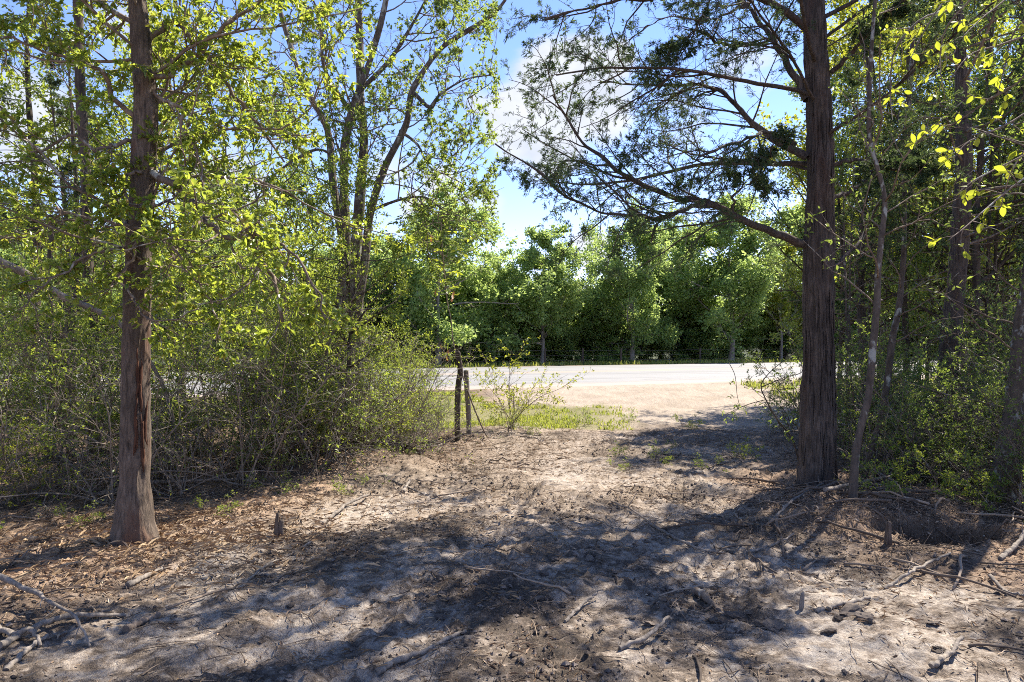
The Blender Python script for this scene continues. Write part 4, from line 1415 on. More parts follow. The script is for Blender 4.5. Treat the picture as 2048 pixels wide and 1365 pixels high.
sapling('dark straight trunk just left of the scarred trunk, behind its leaves', [(stem_px([(192, 940), (190, 800), (182, 650), (175, 500), (172, 350), (160, 150), (155, -40)], 8.9), .085, .05)], twig=(14, .4, 1.5, 6), bark='bark_dark', nl=6)
# small bright sapling by the posts
Yg = 10.4
ysap = sapling('tall whippy sapling with bright yellow green and orange leaves beside the fence posts',
               [(stem_px([(984, 892), (962, 850), (940, 795), (920, 735), (906, 680), (899, 630), (893, 580), (885, 520), (882, 450), (884, 420), (893, 388)], Yg, Yg + .2), .012, .005)], name='sapling', bark='bark_twig',
               twig=(7, .6, .5, 3), nl=0, seg=8)
tips = [(905, 465), (930, 455), (938, 478), (868, 478), (878, 500), (912, 500), (920, 520), (885, 535), (915, 545), (890, 560), (908, 575), (868, 555), (865, 520), (905, 545), (912, 590), (928, 510), (848, 492), (800, 492), (790, 488), (858, 470)]
lv2 = leaf_variants('leaf', M['leaf_yellow_obj'], 3, .42)
pos, dd, nn = [], [], []
tw, tr_ = [], []
for (x, y) in tips:
    c0 = P(x, y, Yg + rng.uniform(-.25, .25))
    st = P(np.interp(y + 18, [388, 450, 520, 580, 630, 680], [893, 882, 885, 893, 899, 906]), y + 18, Yg + .1)
    tw.append(resample([st, (st + c0) / 2 + np.array([0, 0, .02]), c0], 5)); tr_.append(taper(5, .004, .002))
    for k in range(6):
        a = k / 6 * 6.28 + rng.random()
        d = np.array([math.cos(a), .4 * math.sin(a), rng.uniform(-.6, .3)])
        pos.append(c0); dd.append(d); nn.append(np.array([0, 0, 1]) + rng.normal(size=3) * .5)
mb = MB(); tubes(mb, np.array(tw), np.array(tr_), 4)
mb.build('leaf_stalks', M['bark_twig'], ysap)['kind'] = 'stuff'
place_leaves(lv2, ysap, np.array(pos), np.array(dd), np.array(nn), rng.uniform(.07, .12, len(pos)))
lv3 = leaf_variants('leaf', M['dead_leaf'], 2, .4)
pos = np.array([P(x, y, Yg) for x, y in [(872, 580), (905, 590), (908, 583), (903, 598), (896, 700), (893, 712), (899, 705), (880, 690), (770, 690), (776, 700), (862, 470), (850, 480)]])
place_leaves(lv3, ysap, pos, rng.normal(size=pos.shape) * .4 + np.array([0, 0, -1]), rng.normal(size=pos.shape), rng.uniform(.07, .13, len(pos)))

# wispy pale bush in the grass by the apron
wb = make_shrub(1.75, 1.3, 11, 10, 5, 6, .045, M['leaf_yellow'], M['bark_twig'], 9, r=.008)
gw_ = G(1022, 858)
put(wb, gw_[0], gw_[1], .85, 'wispy thin bush with sparse yellow green leaves in the grass right of the fence posts')
# dark leaved twiggy shrub left of the cedar foot
t = thing('twiggy_shrub', 'bare dark twigs with few leaves against the pale dirt, left of the cedar trunk', 'shrub', tuple(G(1590, 930)))
Yg = 7.6
st = [([(1600, 935), (1585, 880), (1555, 840), (1532, 800), (1522, 770), (1545, 740), (1590, 705)], .010), ([(1530, 800), (1500, 808), (1470, 820), (1440, 835)], .005), ([(1522, 775), (1570, 755), (1605, 742), (1590, 700), (1575, 660)], .006),
      ([(1535, 810), (1560, 850), (1580, 880)], .005), ([(1540, 782), (1580, 778), (1610, 780)], .004), ([(1458, 726), (1470, 752), (1474, 790), (1478, 815), (1462, 828)], .004)]
sp = np.array([PP(p, Yg, Yg + rng.uniform(-.3, .3), 16) for p, r in st]); sr = np.array([taper(16, r, r * .4) for p, r in st])
s1, r1 = spawn(sp, sr, 7, .2, 1, 55, 15, .25, N=5, wig=.25, rr=.01, rmin=.0014)
mb = MB(); tubes(mb, sp, sr, 6); tubes(mb, s1, r1, 3)
mb.build('stems', M['bark_dark'], t)['kind'] = 'stuff'
lp_, ld_, ln__ = leaf_sites(s1, r1, 4, spread=.9)
mb = MB(); leaves(mb, lp_, ld_, ln__, rng.uniform(.03, .055, len(lp_)), .5)
mb.build('foliage', M['leaf_oak'], t, smooth=False)['kind'] = 'stuff'

# ---- bright leafy branch hanging in at the upper right (single leaves)
Yh = 3.1
base = np.array([2.45, Yh, Hs(2.45, Yh) - .05])
t = thing('leafy_sapling', 'sapling at the right edge with big yellow green leaves on hanging twigs', 'tree', tuple(base))
main = resample([base, base + [.02, 0, 1.2], P(2090, 300, Yh), P(2085, 100, Yh), P(2060, -120, Yh), P(2000, -300, Yh)], 60)
mb = MB(); trunk_tube(mb, main, taper(60, .028, .010), 12, .002, 30, .3, 5, low=.006)
mb.build('trunk', M['bark_grey'], t)
tws = [[(2088, 110), (2030, 170), (1970, 205), (1920, 240), (1870, 268), (1832, 288)], [(2088, 200), (2030, 240), (1980, 265), (1935, 285), (1905, 320)], [(2090, 290), (2010, 330), (1950, 360), (1910, 392)],
       [(2090, 330), (2030, 370), (1970, 420), (1930, 455), (1895, 482)], [(2085, 60), (2000, 90), (1940, 110), (1900, 160)], [(2070, -60), (2010, 0), (1960, 40), (1920, 80)], [(2060, -110), (1980, -60), (1900, -10), (1850, 60), (1820, 120)],
       [(2088, 250), (2050, 300), (2020, 350), (2000, 420)], [(1990, -60), (1940, 0), (1890, 60), (1880, 130), (1890, 200)], [(1900, 20), (1840, 40), (1790, 100), (1780, 180), (1785, 240)],
       [(2080, 20), (2030, 60), (2010, 130), (1995, 190)]]
tp_ = np.array([PP(p, Yh, Yh + rng.uniform(-.5, .5), 12) for p in tws]); tr2 = np.array([taper(12, .005, .0018)] * len(tws))
mb = MB(); tubes(mb, tp_, tr2, 5)
mb.build('twigs', M['bark_twig'], t)['kind'] = 'stuff'
ts_, ts2_ = spawn(tp_, tr2, 6, .2, 1.0, 55, 15, .22, N=5, up=-.06, wig=.2, rr=.012, rmin=.0014)
mb = MB(); tubes(mb, ts_, ts2_, 4)
mb.build('leaf_stalks', M['bark_twig'], t)['kind'] = 'stuff'
pos, ld_, ln__ = leaf_sites(ts_, ts2_, 4, t0=.3, spread=.8, droop=.5)
place_leaves(leaf_variants('leaf', M['leaf_yellow_obj'], 3, .5), t, pos, ld_, ln__, .022 + .032 * rng.random(len(pos)))

# ================================================================ fence by the gap
pA = G(915, 880); pB = G(938, 868)
t = thing('wire_fence', 'two weathered wooden fence posts with sagging wire at the edge of the thicket', 'fence', tuple(pB))
mb = MB()
pt = resample([pA - [0, 0, .1], P(915, 820, pA[1]), P(917, 770, pA[1]), P(921, 745, pA[1]), P(918, 725, pA[1]), P(916, 702, pA[1])], 50)
trunk_tube(mb, pt, np.interp(np.linspace(0, 1, 50), [0, .7, .78, .84, .97, 1], [.040, .039, .048, .041, .034, .010]), 26, .008, 24, .3, 4, low=.02)
o = mb.build('post', M['bark_dark'], t); o['label'] = 'rough knotted post with a broken top'
mb = MB()
pt = resample([pB - [0, 0, .1], P(937, 820, pB[1]), P(934, 780, pB[1]), P(932, 741, pB[1])], 40)
pt = np.concatenate([pt, pt[-1:] + [[0, 0, .004]]])
trunk_tube(mb, pt, np.concatenate([taper(40, .043, .039), [.004]]), 26, .004, 24, .2, 6, low=.008)
o = mb.build('post', M['wood_dead'], t); o['label'] = 'shorter squared off post'
for hh in (.32, .62, .92):
    a0 = pB + [0, -.05, hh]
    ends = [np.array([-3.4, 10.3, hh + .05]), np.array([-7.5, 9.4, hh + .02])]
    p = resample([a0, (a0 + ends[0]) / 2 - [0, 0, .05], ends[0], (ends[0] + ends[1]) / 2 - [0, 0, .06], ends[1]], 40)
    mb = MB(); tubes(mb, p, np.full(40, .0028), 4)
    mb.build('wire', M['metal'], t)
for bx, by in [(-3.4, 10.3), (-7.5, 9.4)]:
    mb = MB(); pt = resample([(bx, by, -.1), (bx + .01, by, .6), (bx - .02, by, 1.15)], 30)
    trunk_tube(mb, pt, taper(30, .05, .045), 16, .004, 24, .2, 6, low=.01)
    mb.build('post', M['wood_dead'], t)

# ---- fence along the far side of the road
x0, y0 = far_pos(900, 2.2)
t = thing('roadside_fence', 'low post and wire fence along the foot of the far wood beyond the road', 'fence', (x0, y0, 0))
prev = None
for px in [760, 900, 1090, 1165, 1242, 1400, 1560, 1700, 1800]:
    x, y = far_pos(px, 2.4)
    zb = Hs(x, y)
    mb = MB(); pt = resample([(x, y, zb - .1), (x, y, zb + .5), (x + .02, y, zb + .9)], 12)
    trunk_tube(mb, pt, taper(12, .06, .05), 10, .004, 12, .3, px, low=.01)
    mb.build('post', M['bark_dark'], t)
    if prev is not None:
        for hh in (.3, .55, .8):
            mb = MB(); tubes(mb, resample([(prev[0], prev[1], prev[2] + hh), ((prev[0] + x) / 2, (prev[1] + y) / 2, (prev[2] + zb) / 2 + hh - .05), (x, y, zb + hh)], 6), np.full(6, .006), 3)
            mb.build('wire', M['metal'], t)
    prev = (x, y, zb)

# ================================================================ grass
def blades(n, fx_, hmin, hmax, name, label=None):
    x, y = fx_(n)
    z = H(x, y)
    az = rng.uniform(0, 6.28, len(x)); ln = rng.uniform(hmin, hmax, len(x)); w_ = rng.uniform(.004, .008, len(x)) * (1 + y / 14)
    lean = rng.uniform(.05, .55, len(x))
    d = np.stack([np.cos(az), np.sin(az), np.zeros_like(az)], 1); s = np.stack([-np.sin(az), np.cos(az), np.zeros_like(az)], 1)
    p0 = np.stack([x, y, z - .01], 1)
    up = np.array([0, 0, 1.0])
    p1 = p0 + up * (ln * .55)[:, None] + d * (ln * lean * .3)[:, None]
    p2 = p0 + up * (ln * .92)[:, None] + d * (ln * lean)[:, None]
    v = np.stack([p0 - s * w_[:, None], p0 + s * w_[:, None], p1 + s * w_[:, None] * .7, p1 - s * w_[:, None] * .7, p2], 1)
    b_ = np.arange(len(x))[:, None] * 5
    mb = MB()
    mb.add(v.reshape(-1, 3), quads=b_ + np.array([[0, 1, 2, 3]]), tris=b_ + np.array([[3, 2, 4]]), rnd=np.repeat(rng.random(len(x)), 5))
    return mb.build(name, M['grass'], smooth=False, kind='stuff')


def near_grass(n):
    x = rng.uniform(-9, 3.0, n * 2); y = rng.uniform(9.8, 16.5, n * 2)
    v = road_v(x, y)
    e = (fbm2(x, y, .9, 3, 77) - .5) * 1.6
    k = (v < -.7 - e * .2) & (((x < -.9 + e) & (y > 10.9 + e * .6)) | ((x < 2.2 + e * .6) & (y > 11.5 + e * .3) & (y < 14.2 + e))) & (rng.random(len(x)) < sstep(fbm2(x, y, 2.2, 3, 78), .38, .66) * (1 - sstep(x + e, 1.0, 2.3) * .7))
    return x[k][:n], y[k][:n]


blades(38000, near_grass, .025, .10, 'verge_grass')['label'] = 'bright green grass of the verge between thicket and road'


def right_grass(n):
    x = rng.uniform(6.5, 16, n * 2); y = rng.uniform(13, 22, n * 2)
    v = road_v(x, y)
    k = (v < -1) & (v > -5.5) & (fbm2(x, y, 1.5, 2, 78) > .45)
    return x[k][:n], y[k][:n]


blades(9000, right_grass, .06, .22, 'roadside_grass')['label'] = 'grass strip by the road seen through the right thicket'


def far_grass(n):
    px = rng.uniform(500, 2040, n)
    off = 1.2 + rng.random(n) * 5
    k = (px - 1024) / 1365
    Y = (31.6 + RS * 2.15 + off) / (1 - RS * k)
    return k * Y, Y


blades(9000, far_grass, .10, .30, 'far_verge_grass')['label'] = 'grass at the foot of the far wood'

# ================================================================ litter on the ground
def flat_bits(n, xy, lmin, lmax, wid, mat, name, lift=.006, tiltv=.35, shape='hex'):
    x, y = xy(n)
    z = H(x, y) + lift
    p = np.stack([x, y, z], 1)
    az = rng.uniform(0, 6.28, len(x))
    d = np.stack([np.cos(az), np.sin(az), rng.normal(0, tiltv, len(x))], 1)
    nr = np.array([0, 0, 1.0]) + rng.normal(size=p.shape) * tiltv
    mb = MB()
    leaves(mb, p, d, nr, rng.uniform(lmin, lmax, len(x)), wid, shape)
    return mb.build(name, mat, smooth=False, kind='stuff')


def xy_litter(n):
    x = rng.uniform(-7, 6.5, n * 3); y = 2.0 + 10 * rng.random(n * 3) ** .9
    _, _, lane = masks(x, y)
    dens = (1 - lane) * .9 + .13
    k = (rng.random(len(x)) < dens) & (np.abs(x) < y * .85 + .3) & (fbm2(x, y, 1.3, 2, 90) > .36)
    return x[k][:n], y[k][:n]


def xy_lane(n):
    x = rng.uniform(-4, 4.5, n * 3); y = 1.9 + 9.5 * rng.random(n * 3) ** .8
    k = (np.abs(x) < y * .8 + .3) & (fbm2(x, y, 2.0, 3, 91) > .45)
    return x[k][:n], y[k][:n]


def xy_sunlane(n):
    x = rng.normal(-.6, 1.6, n * 3); y = rng.uniform(2.0, 10.5, n * 3)
    x = np.where(y < 4.6, rng.uniform(-3.2, 3.2, n * 3), x)
    k = (fbm2(x, y, 1.4, 3, 95) > .46) & (np.abs(x) < y * .8)
    return x[k][:n], y[k][:n]


def xy_straw(n):
    x = rng.normal(-2.75, .9, n); y = rng.normal(5.2, .6, n)
    return x[y > 3.9], y[y > 3.9]


flat_bits(30000, xy_litter, .012, .05, .3, M['litter'], 'leaf_litter', shape='dia')['label'] = 'brown dead leaves strewn under the trees'
flat_bits(15000, xy_lane, .005, .026, .24, M['chip'], 'wood_chips', shape='dia')['label'] = 'pale wood chips and slivers on the churned lane'
flat_bits(6000, xy_lane, .008, .03, .5, M['litter'], 'lane_litter')['label'] = 'brown leaf scraps trodden into the lane'
flat_bits(9000, xy_sunlane, .02, .08, .07, M['straw'], 'lane_straw', lift=.006, tiltv=.12, shape='dia')['label'] = 'shredded straw coloured slivers strewn over the lane'
flat_bits(5200, xy_straw, .04, .13, .045, M['straw'], 'straw_litter', lift=.012, tiltv=.25, shape='dia')['label'] = 'golden shredded grass around the foot of the scarred tree'


def stick_pts(x, y, ln, az, N=6, lift=.006, arch=0.0, bend=.14):
    d = az + np.cumsum(np.concatenate([np.zeros((len(x), 1)), rng.normal(0, bend, (len(x), N - 1))], 1), 1)
    st = ln[:, None] / (N - 1)
    dx = np.cos(d) * st; dy = np.sin(d) * st
    X = x[:, None] + np.concatenate([np.zeros((len(x), 1)), np.cumsum(dx[:, :-1], 1)], 1)
    Y_ = y[:, None] + np.concatenate([np.zeros((len(x), 1)), np.cumsum(dy[:, :-1], 1)], 1)
    Z = H(X.ravel(), Y_.ravel()).reshape(X.shape)
    zl = Z[:, :1] + (Z[:, -1:] - Z[:, :1]) * np.linspace(0, 1, N)[None]
    Z = np.maximum(Z * .4 + zl * .6, Z - .004) + lift + arch * np.sin(np.linspace(0, math.pi, N))[None] * ln[:, None]
    return np.stack([X, Y_, Z], 2)


# twig bits too small to single out
def xy_mound(n):
    x = rng.normal(3.4, .95, n * 2); y = 5.7 + .10 * (x - 3.4) + rng.normal(0, .55, n * 2)
    k = (x < y * .85) & (x > 1.7)
    return x[k][:n], y[k][:n]


flat_bits(4500, xy_mound, .014, .045, .35, M['litter'], 'mound_litter', shape='dia')['label'] = 'brown dead leaves on the pushed up bank below the right thicket'
x, y = xy_lane(4200)
x2, y2 = xy_litter(3600)
x3, y3 = xy_mound(2000)
x = np.concatenate([x, x2, x3]); y = np.concatenate([y, y2, y3])
ln = rng.uniform(.04, .26, len(x)) * rng.uniform(.5, 1.3, len(x))
pts = stick_pts(x, y, ln, rng.uniform(0, 6.28, (len(x), 1)), 4, .006, .03)
pts[:, -1, 2] += (rng.random(len(x)) < .18) * ln * rng.uniform(.1, .7, len(x))
mb = MB(); tubes(mb, pts, (rng.uniform(.0010, .0034, len(x)))[:, None] * np.linspace(1, .6, 4)[None], 3)
mb.build('twig_litter', M['stick_bits'], kind='stuff')['label'] = 'small broken twigs strewn over the ground'

# countable loose sticks
def place_sticks(n, xy, group, label, lmin, lmax, rmin, rmax, arch=.03):
    x, y = xy(n * 3)
    k_ = gauss(x, y, HOLE[0], HOLE[1], .55, .38) < .3
    x, y = x[k_][:n], y[k_][:n]
    ln = rng.uniform(lmin, lmax, len(x))
    pts = stick_pts(x, y, ln, rng.uniform(0, 6.28, (len(x), 1)), 7, .010, arch, .13)
    r = rng.uniform(rmin, rmax, len(x))
    for i in range(len(x)):
        mb = MB()
        tubes(mb, pts[i], r[i] * np.linspace(1, .6, 7) * (1 + rng.normal(size=7) * .06), 6)
        if rng.random() < .5:
            j = rng.integers(2, 5)
            q0 = pts[i][j]
            d = unit(unit(pts[i][j + 1] - q0) + rng.normal(size=3) * .55 + [0, 0, .15])
            tubes(mb, np.array([q0, q0 + d * ln[i] * .12, q0 + d * ln[i] * .26 + rng.normal(size=3) * .01]), r[i] * np.array([.6, .5, .3]), 5)
        tag(mb.build('stick', M['stick'], loc=tuple(pts[i][0])), label(x[i], y[i]) if callable(label) else label, 'stick', group)


place_sticks(110, xy_lane, 'loose sticks on the churned lane', lambda a_, b_: 'short dead stick lying on the churned dirt lane, ' + ('at the near left' if b_ < 4.2 and a_ < -.4 else 'at the near right' if b_ < 4.2 and a_ > .8 else 'at the near middle' if b_ < 4.2 else 'level with the scarred trunk' if b_ < 5.6 else 'between the oak and the cedar' if b_ < 8 else 'toward the fence posts'), .18, .5, .004, .009)
place_sticks(90, xy_litter, 'loose sticks in the leaf litter', lambda a_, b_: 'short dead stick lying in brown leaf litter, ' + ('in front of the scarred trunk' if a_ < 0 and b_ < 5 else 'beside or behind the scarred trunk' if a_ < -1.5 and b_ < 7.5 else 'along the foot of the left thicket' if a_ < 0 else 'near the right edge' if b_ < 7 else 'under the right thicket'), .25, .8, .004, .010, .05)
place_sticks(60, xy_mound, 'sticks on the bank below the right thicket', lambda a_, b_: 'dead stick tangled on the bank below the right thicket, ' + ('left of the root hole' if a_ < 2.9 else 'right of the root hole' if a_ > 3.6 else 'behind the root hole' if b_ > 5.4 else 'in front of the root hole'), .2, .9, .003, .015, .06)

HERO = [
    ('stick', 'long bent stick lying on the mud at the bottom centre', [(755, 1343), (800, 1328), (850, 1308), (895, 1285), (932, 1262)], .016, .010, [0, .01, .01, .01, .0]),
    ('branch', 'grey branch arching up from the left edge and bending down to the mud', [(-10, 1150), (60, 1180), (110, 1210), (150, 1262), (180, 1296)], .015, .006, [.32, .30, .22, .07, .0]),
    ('branch', 'curved grey branch dropping in at the bottom left corner', [(-10, 1255), (30, 1268), (62, 1285), (80, 1296)], .017, .008, [.20, .14, .05, .0]),
    ('stick', 'long grey stick lying level across the bottom left corner', [(0, 1302), (60, 1266), (130, 1248), (190, 1240), (252, 1237)], .017, .008, [.02, .03, .03, .02, .01]),
    ('stick', 'pale stick pointing toward the bottom left corner', [(12, 1338), (55, 1305), (95, 1278)], .013, .010, [0, .01, .01]),
    ('log', 'thick brown rotten log piece on the shaded mud at lower left', [(252, 1266), (285, 1250), (318, 1236)], .022, .016, [.005, .008, .005]),
    ('stick', 'pale broken stick at the edge of the shade right of the scarred tree foot', [(255, 1177), (295, 1158), (332, 1140)], .018, .014, [.01, .012, .01]),
    ('stick', 'long thin pale stick along the shade edge at left', [(445, 1200), (490, 1172), (530, 1140), (580, 1112), (622, 1088)], .010, .006, [.0, .01, .012, .01, .0]),
    ('stick', 'sunlit pale stick with a forked end just above the shade edge', [(646, 1050), (672, 1032), (695, 1018), (735, 1000)], .016, .010, [.0, .015, .02, .02]),
    ('stick', 'brown stick leading down to the right in the sunny middle of the lane', [(785, 962), (815, 978), (846, 990)], .013, .010, [.0, .008, .0]),
    ('wood_chunk', 'short pale split of wood in the sunny lane leaning on a brown stick', [(806, 986), (820, 968)], .020, .012, [.0, .03]),
    ('stick', 'long thin stick across the middle of the lane in the shade', [(1300, 1050), (1350, 1080), (1400, 1100), (1465, 1106)], .011, .007, [.0, .012, .012, .0]),
    ('stick', 'forked stick lying right of the middle of the shaded lane', [(1488, 1107), (1530, 1100), (1560, 1092), (1588, 1082)], .012, .007, [.0, .01, .02, .05]),
    ('log', 'stubby mossy log end in the mud at lower right of centre', [(1390, 1188), (1412, 1204), (1436, 1226)], .024, .016, [.01, .012, .0]),
    ('fallen_pole', 'long pale grey pole lying below the lichen spotted sapling', [(1650, 1000), (1700, 1018), (1760, 1032), (1826, 1042)], .017, .010, [.06, .06, .05, .05]),
    ('stick', 'long pale stick leaning on the ground left of the cedar foot', [(1542, 1045), (1590, 1012), (1648, 972)], .012, .008, [.0, .04, .10]),
    ('stick', 'long pale pole lying behind the scarred trunk', [(205, 966), (300, 966), (400, 966), (480, 971), (560, 974)], .018, .010, [.05, .05, .04, .03, .0]),
    ('branch', 'thin grey crooked branch right of the lichen spotted sapling foot', [(1736, 945), (1790, 975), (1815, 1010), (1822, 1040)], .011, .006, [.06, .05, .03, .0]),
    ('stick', 'brown stick at right in the sunlit patch', [(1628, 1225), (1680, 1215), (1738, 1206)], .013, .009, [.0, .02, .01]),
    ('stick', 'dark charred stick at the bottom right corner', [(1862, 1336), (1895, 1318), (1924, 1302)], .013, .008, [.01, .03, .06]),
    ('log', 'fallen log slanting down from the oak foot toward the lane', [(750, 866), (785, 880), (815, 897), (842, 911)], .045, .032, [.05, .04, .03, .02]),
    ('branch', 'cut pale branch leaning across the left front of the thicket', [(60, 930), (120, 955), (180, 985), (232, 1000)], .014, .008, [.5, .35, .18, .05]),
    ('branch', 'brown branch slanting down through the left thicket', [(60, 830), (130, 885), (190, 940), (238, 990)], .016, .009, [.9, .6, .3, .06]),
    ('branch', 'slender dead branch slanting across the right hand thicket', [(1870, 760), (1925, 815), (1975, 860), (2010, 880)], .022, .010, [.75, .5, .35, .3]),
    ('stick', 'pale stick at the right edge in the shade', [(2000, 1120), (2030, 1100), (2056, 1080)], .016, .011, [.0, .02, .03]),
    ('stick', 'long brown stick across the sunny edge at right', [(1770, 1180), (1830, 1150), (1900, 1120)], .011, .007, [.0, .03, .04]),
    ('stick', 'thin whitish stick at the right edge of the mud', [(1980, 1160), (2010, 1188), (2050, 1200)], .012, .008, [.02, .01, .02]),
    ('stick', 'forked root stick at the bottom right of centre', [(1240, 1300), (1290, 1290), (1330, 1265), (1345, 1240)], .013, .007, [.0, .03, .05, .09]),
    ('stick', 'curved stick pair in the sunlit dapple near the bottom centre', [(1130, 1245), (1160, 1222), (1185, 1205), (1200, 1195)], .010, .006, [.0, .02, .03, .05]),
]
for nm, lab, pl, r0, r1, hh in HERO:
    pts = []
    for (px, py), dz in zip(pl, hh):
        # stand the point dz above the ground below it
        g = G(px, py)
        if dz > .08:
            Yd = 0.5 * (G(*pl[-1])[1] + min(g[1], G(*pl[-1])[1] * 1.25))
            g2 = P(px, py, Yd)
            g = np.array([g2[0], g2[1], max(g2[2], Hs(g2[0], g2[1]) + .01)])
        else:
            g = g + np.array([0, 0, dz + r0 * .5])
        pts.append(g)
    if nm == 'fallen_pole':
        pts = [pts[0] + (pts[-1] - pts[0]) * f + np.array([0, 0, .03 + .02 * f]) for f in (0, .33, .66, 1)]
    p = resample(pts, 22)
    p[1:-1] += rng.normal(size=(20, 3)) * .003
    mb = MB()
    trunk_tube(mb, p, taper(22, r0, r1) * (1 + .12 * np.sin(np.arange(22) * 1.3)), 10, r0 * .12, 60, .3, int(r0 * 5000), low=r0 * .3)
    # close the cut ends
    for e in (0, 21):
        b0 = mb.n
        ring = mb.v[0].reshape(22, 10, 3)[e]
        mb.add(np.concatenate([ring, ring.mean(0, keepdims=True)]), tris=[(k, (k + 1) % 10, 10) for k in range(10)] if e else [((k + 1) % 10, k, 10) for k in range(10)])
    if nm in ('branch', 'stick') and r0 < .017:
        b1, c1 = spawn(p[None], taper(22, r0, r1)[None], 3, .3, .95, 40, 12, .22, N=5, wig=.15, rr=.012, rmin=.002)
        b1[:, :, 2] = np.maximum(b1[:, :, 2], H(b1[:, :, 0].ravel(), b1[:, :, 1].ravel()).reshape(b1.shape[:2]) + .004)
        tubes(mb, b1, c1, 5)
    tag(mb.build(nm, M['wood_dead'] if nm != 'log' else M['bark_twig'], loc=tuple(p[0])), lab, nm.replace('_', ' '))

# leaning dead limb at the left edge
p = resample([P(-60, 490, 6.6), P(0, 524, 6.7), P(60, 552, 6.8), P(130, 595, 6.9), P(200, 625, 7.0), P(260, 668, 7.0), P(330, 780, 7.1), P(360, 905, 7.2)], 60)
p[-1, 2] = min(p[-1, 2], Hs(p[-1, 0], p[-1, 1]) + .02)
mb = MB()
trunk_tube(mb, p, taper(60, .045, .014), 16, .004, 26, .3, 12, low=.01)
tag(mb.build('dead_limb', M['wood_dead'], loc=tuple(p[-1])), 'grey dead limb leaning down through the leaves at the left edge', 'dead limb')

# stump stubs and root ball by the hole
for px, py, top, r, lab in [(560, 1072, 1040, .022, 'short broken brown stub sticking up at the shade edge'), (552, 1070, 1028, .012, 'thin split stub beside the brown broken stub'),
                            (1775, 1088, 1046, .020, 'pale broken root stub standing in the dark root hole'), (1602, 1214, 1188, .011, 'upright bark splinter in the sunlit patch at right')]:
    g = G(px, py)
    tp = P(px + 3, top, g[1])
    pt = resample([g - [0, 0, .06], (g + tp) / 2, tp], 14)
    pt = np.concatenate([pt, pt[-1:] + [[0.004, 0, .012]]])
    mb = MB()
    trunk_tube(mb, pt, np.concatenate([np.linspace(1.25, .85, 14), [.15]]) * r, 14, r * .22, 40, .2, px, flare=.3, lobes=4, low=r * .5)
    tag(mb.build('stump', M['bark_left'] if px != 1602 else M['wood_dead'], loc=tuple(g)), lab, 'stump')

# clods of turned mud
import bmesh
def clod_mesh(seed):
    bm = bmesh.new()
    bmesh.ops.create_icosphere(bm, subdivisions=3, radius=1)
    for v in bm.verts:
        c_ = v.co
        a_ = np.array([[c_.x, c_.y, c_.z]])
        n = vnoise3(a_[:, 0] * 1.6 + seed, a_[:, 1] * 1.6, a_[:, 2] * 1.6, seed)[0] * .9 + vnoise3(a_[:, 0] * 4, a_[:, 1] * 4 + seed, a_[:, 2] * 4, seed)[0] * .5
        n += vnoise3(a_[:, 0] * 9, a_[:, 1] * 9 + seed, a_[:, 2] * 9, seed)[0] * .35
        v.co = c_ * (.2 + n)
        v.co.z *= .5
    me = bpy.data.meshes.new('mud_clod')
    bm.to_mesh(me); bm.free()
    me.materials.append(M['clod'])
    return me


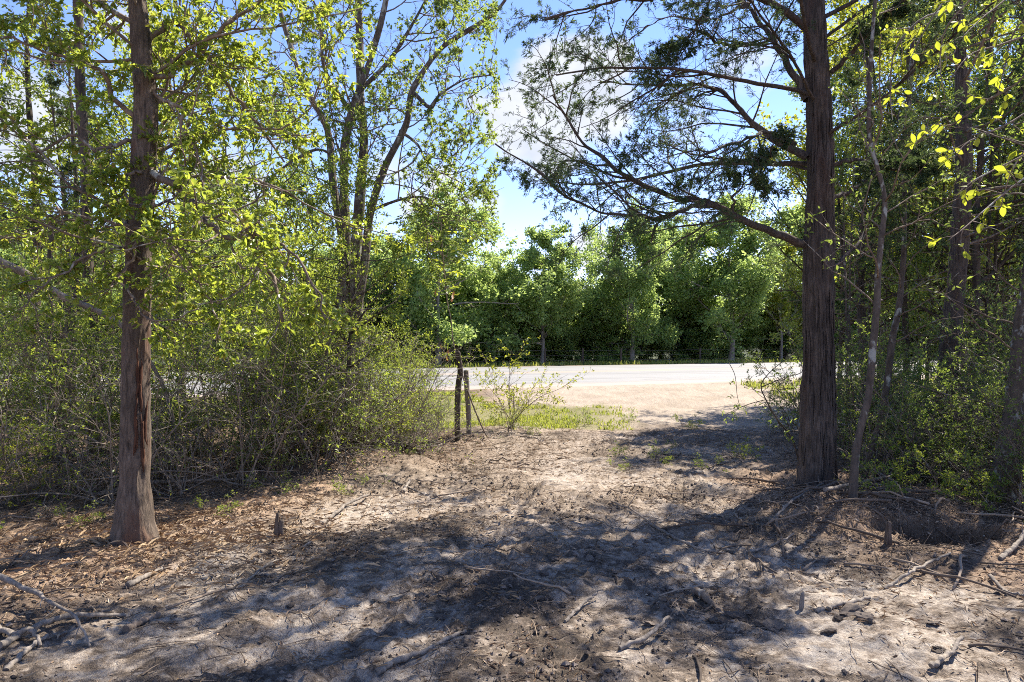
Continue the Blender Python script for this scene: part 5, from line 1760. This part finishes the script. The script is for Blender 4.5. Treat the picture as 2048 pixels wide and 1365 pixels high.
cm = [clod_mesh(s) for s in range(6)]
big = [(1145, 1035, .075), (1175, 1030, .06), (1105, 1045, .04), (950, 1052, .05), (1330, 1225, .06), (1470, 1235, .07), (1430, 1245, .06), (1700, 1225, .10), (1728, 1238, .07), (1675, 1240, .05), (1545, 1255, .07), (1520, 1250, .05),
       (1880, 1302, .05), (1690, 1345, .025), (1865, 1250, .05), (1055, 1130, .06), (1090, 1150, .05), (1080, 1200, .055), (580, 1215, .04), (880, 1235, .04), (1660, 1265, .05), (1300, 1250, .05), (1110, 1120, .05), (1180, 1120, .045), (1295, 1085, .04)]
pl = [(G(px, py), s) for px, py, s in big]
x, y = xy_lane(140)
pl += [(np.array([a_, b_, Hs(a_, b_)]), rng.uniform(.012, .04)) for a_, b_ in zip(x[:60], y[:60])]
for i, (g, s) in enumerate(pl):
    o = bpy.data.objects.new('mud_clod', cm[i % 6])
    COL.objects.link(o)
    o.location = (g[0], g[1], g[2] + s * .1)
    s *= .62
    o.scale = (s, s * rng.uniform(.7, 1.3), s * rng.uniform(.7, 1.1))
    o.rotation_euler = (rng.uniform(-.3, .3), rng.uniform(-.3, .3), rng.uniform(0, 6.28))
    tag(o, ('fist sized dark clod of mud on the lane, ' if i < len(big) else 'small dark clod of mud on the lane, ') + ('at the near left' if g[1] < 4.4 and g[0] < 0 else 'at the near right' if g[1] < 4.4 else 'along the edge of the shade' if g[1] < 6.2 else 'in the sunny middle'), 'mud clod', 'clods of churned mud')


# crumbs of soil too small and many to single out
ico_v = np.array([(1, 0, 0), (0, 1, 0), (-1, 0, 0), (0, -1, 0), (0, 0, 1), (0, 0, -1.0)])
tri = np.array([(0, 1, 4), (1, 2, 4), (2, 3, 4), (3, 0, 4), (1, 0, 5), (2, 1, 5), (3, 2, 5), (0, 3, 5)])


def xy_crumb(n):
    x = rng.uniform(-4, 5, n * 4); y = 1.9 + 7.5 * rng.random(n * 4) ** 1.1
    k = (np.abs(x) < y * .8 + .3) & (fbm2(x, y, 1.5, 4, 40, .62) + .25 * fbm2(x, y, 5, 2, 93) < .60)
    return x[k][:n], y[k][:n]


x, y = xy_crumb(15000)
sz = .004 + .016 * rng.random(len(x)) ** 3.5
v = ico_v[None] * (sz[:, None, None] * rng.uniform(.6, 1.3, (len(x), 6, 1)))
v = v * np.stack([rng.uniform(.7, 1.3, len(x)), rng.uniform(.7, 1.3, len(x)), rng.uniform(.5, .9, len(x))], 1)[:, None]
v = v + np.stack([x, y, H(x, y) + sz * .25], 1)[:, None]
mb = MB()
mb.add(v.reshape(-1, 3), tris=(np.arange(len(x))[:, None, None] * 6 + tri[None]).reshape(-1, 3), rnd=np.repeat(rng.random(len(x)), 6))
mb.build('soil_crumbs', M['crumb'], smooth=False, kind='stuff')['label'] = 'crumbs of dark soil scattered over the churned lane'
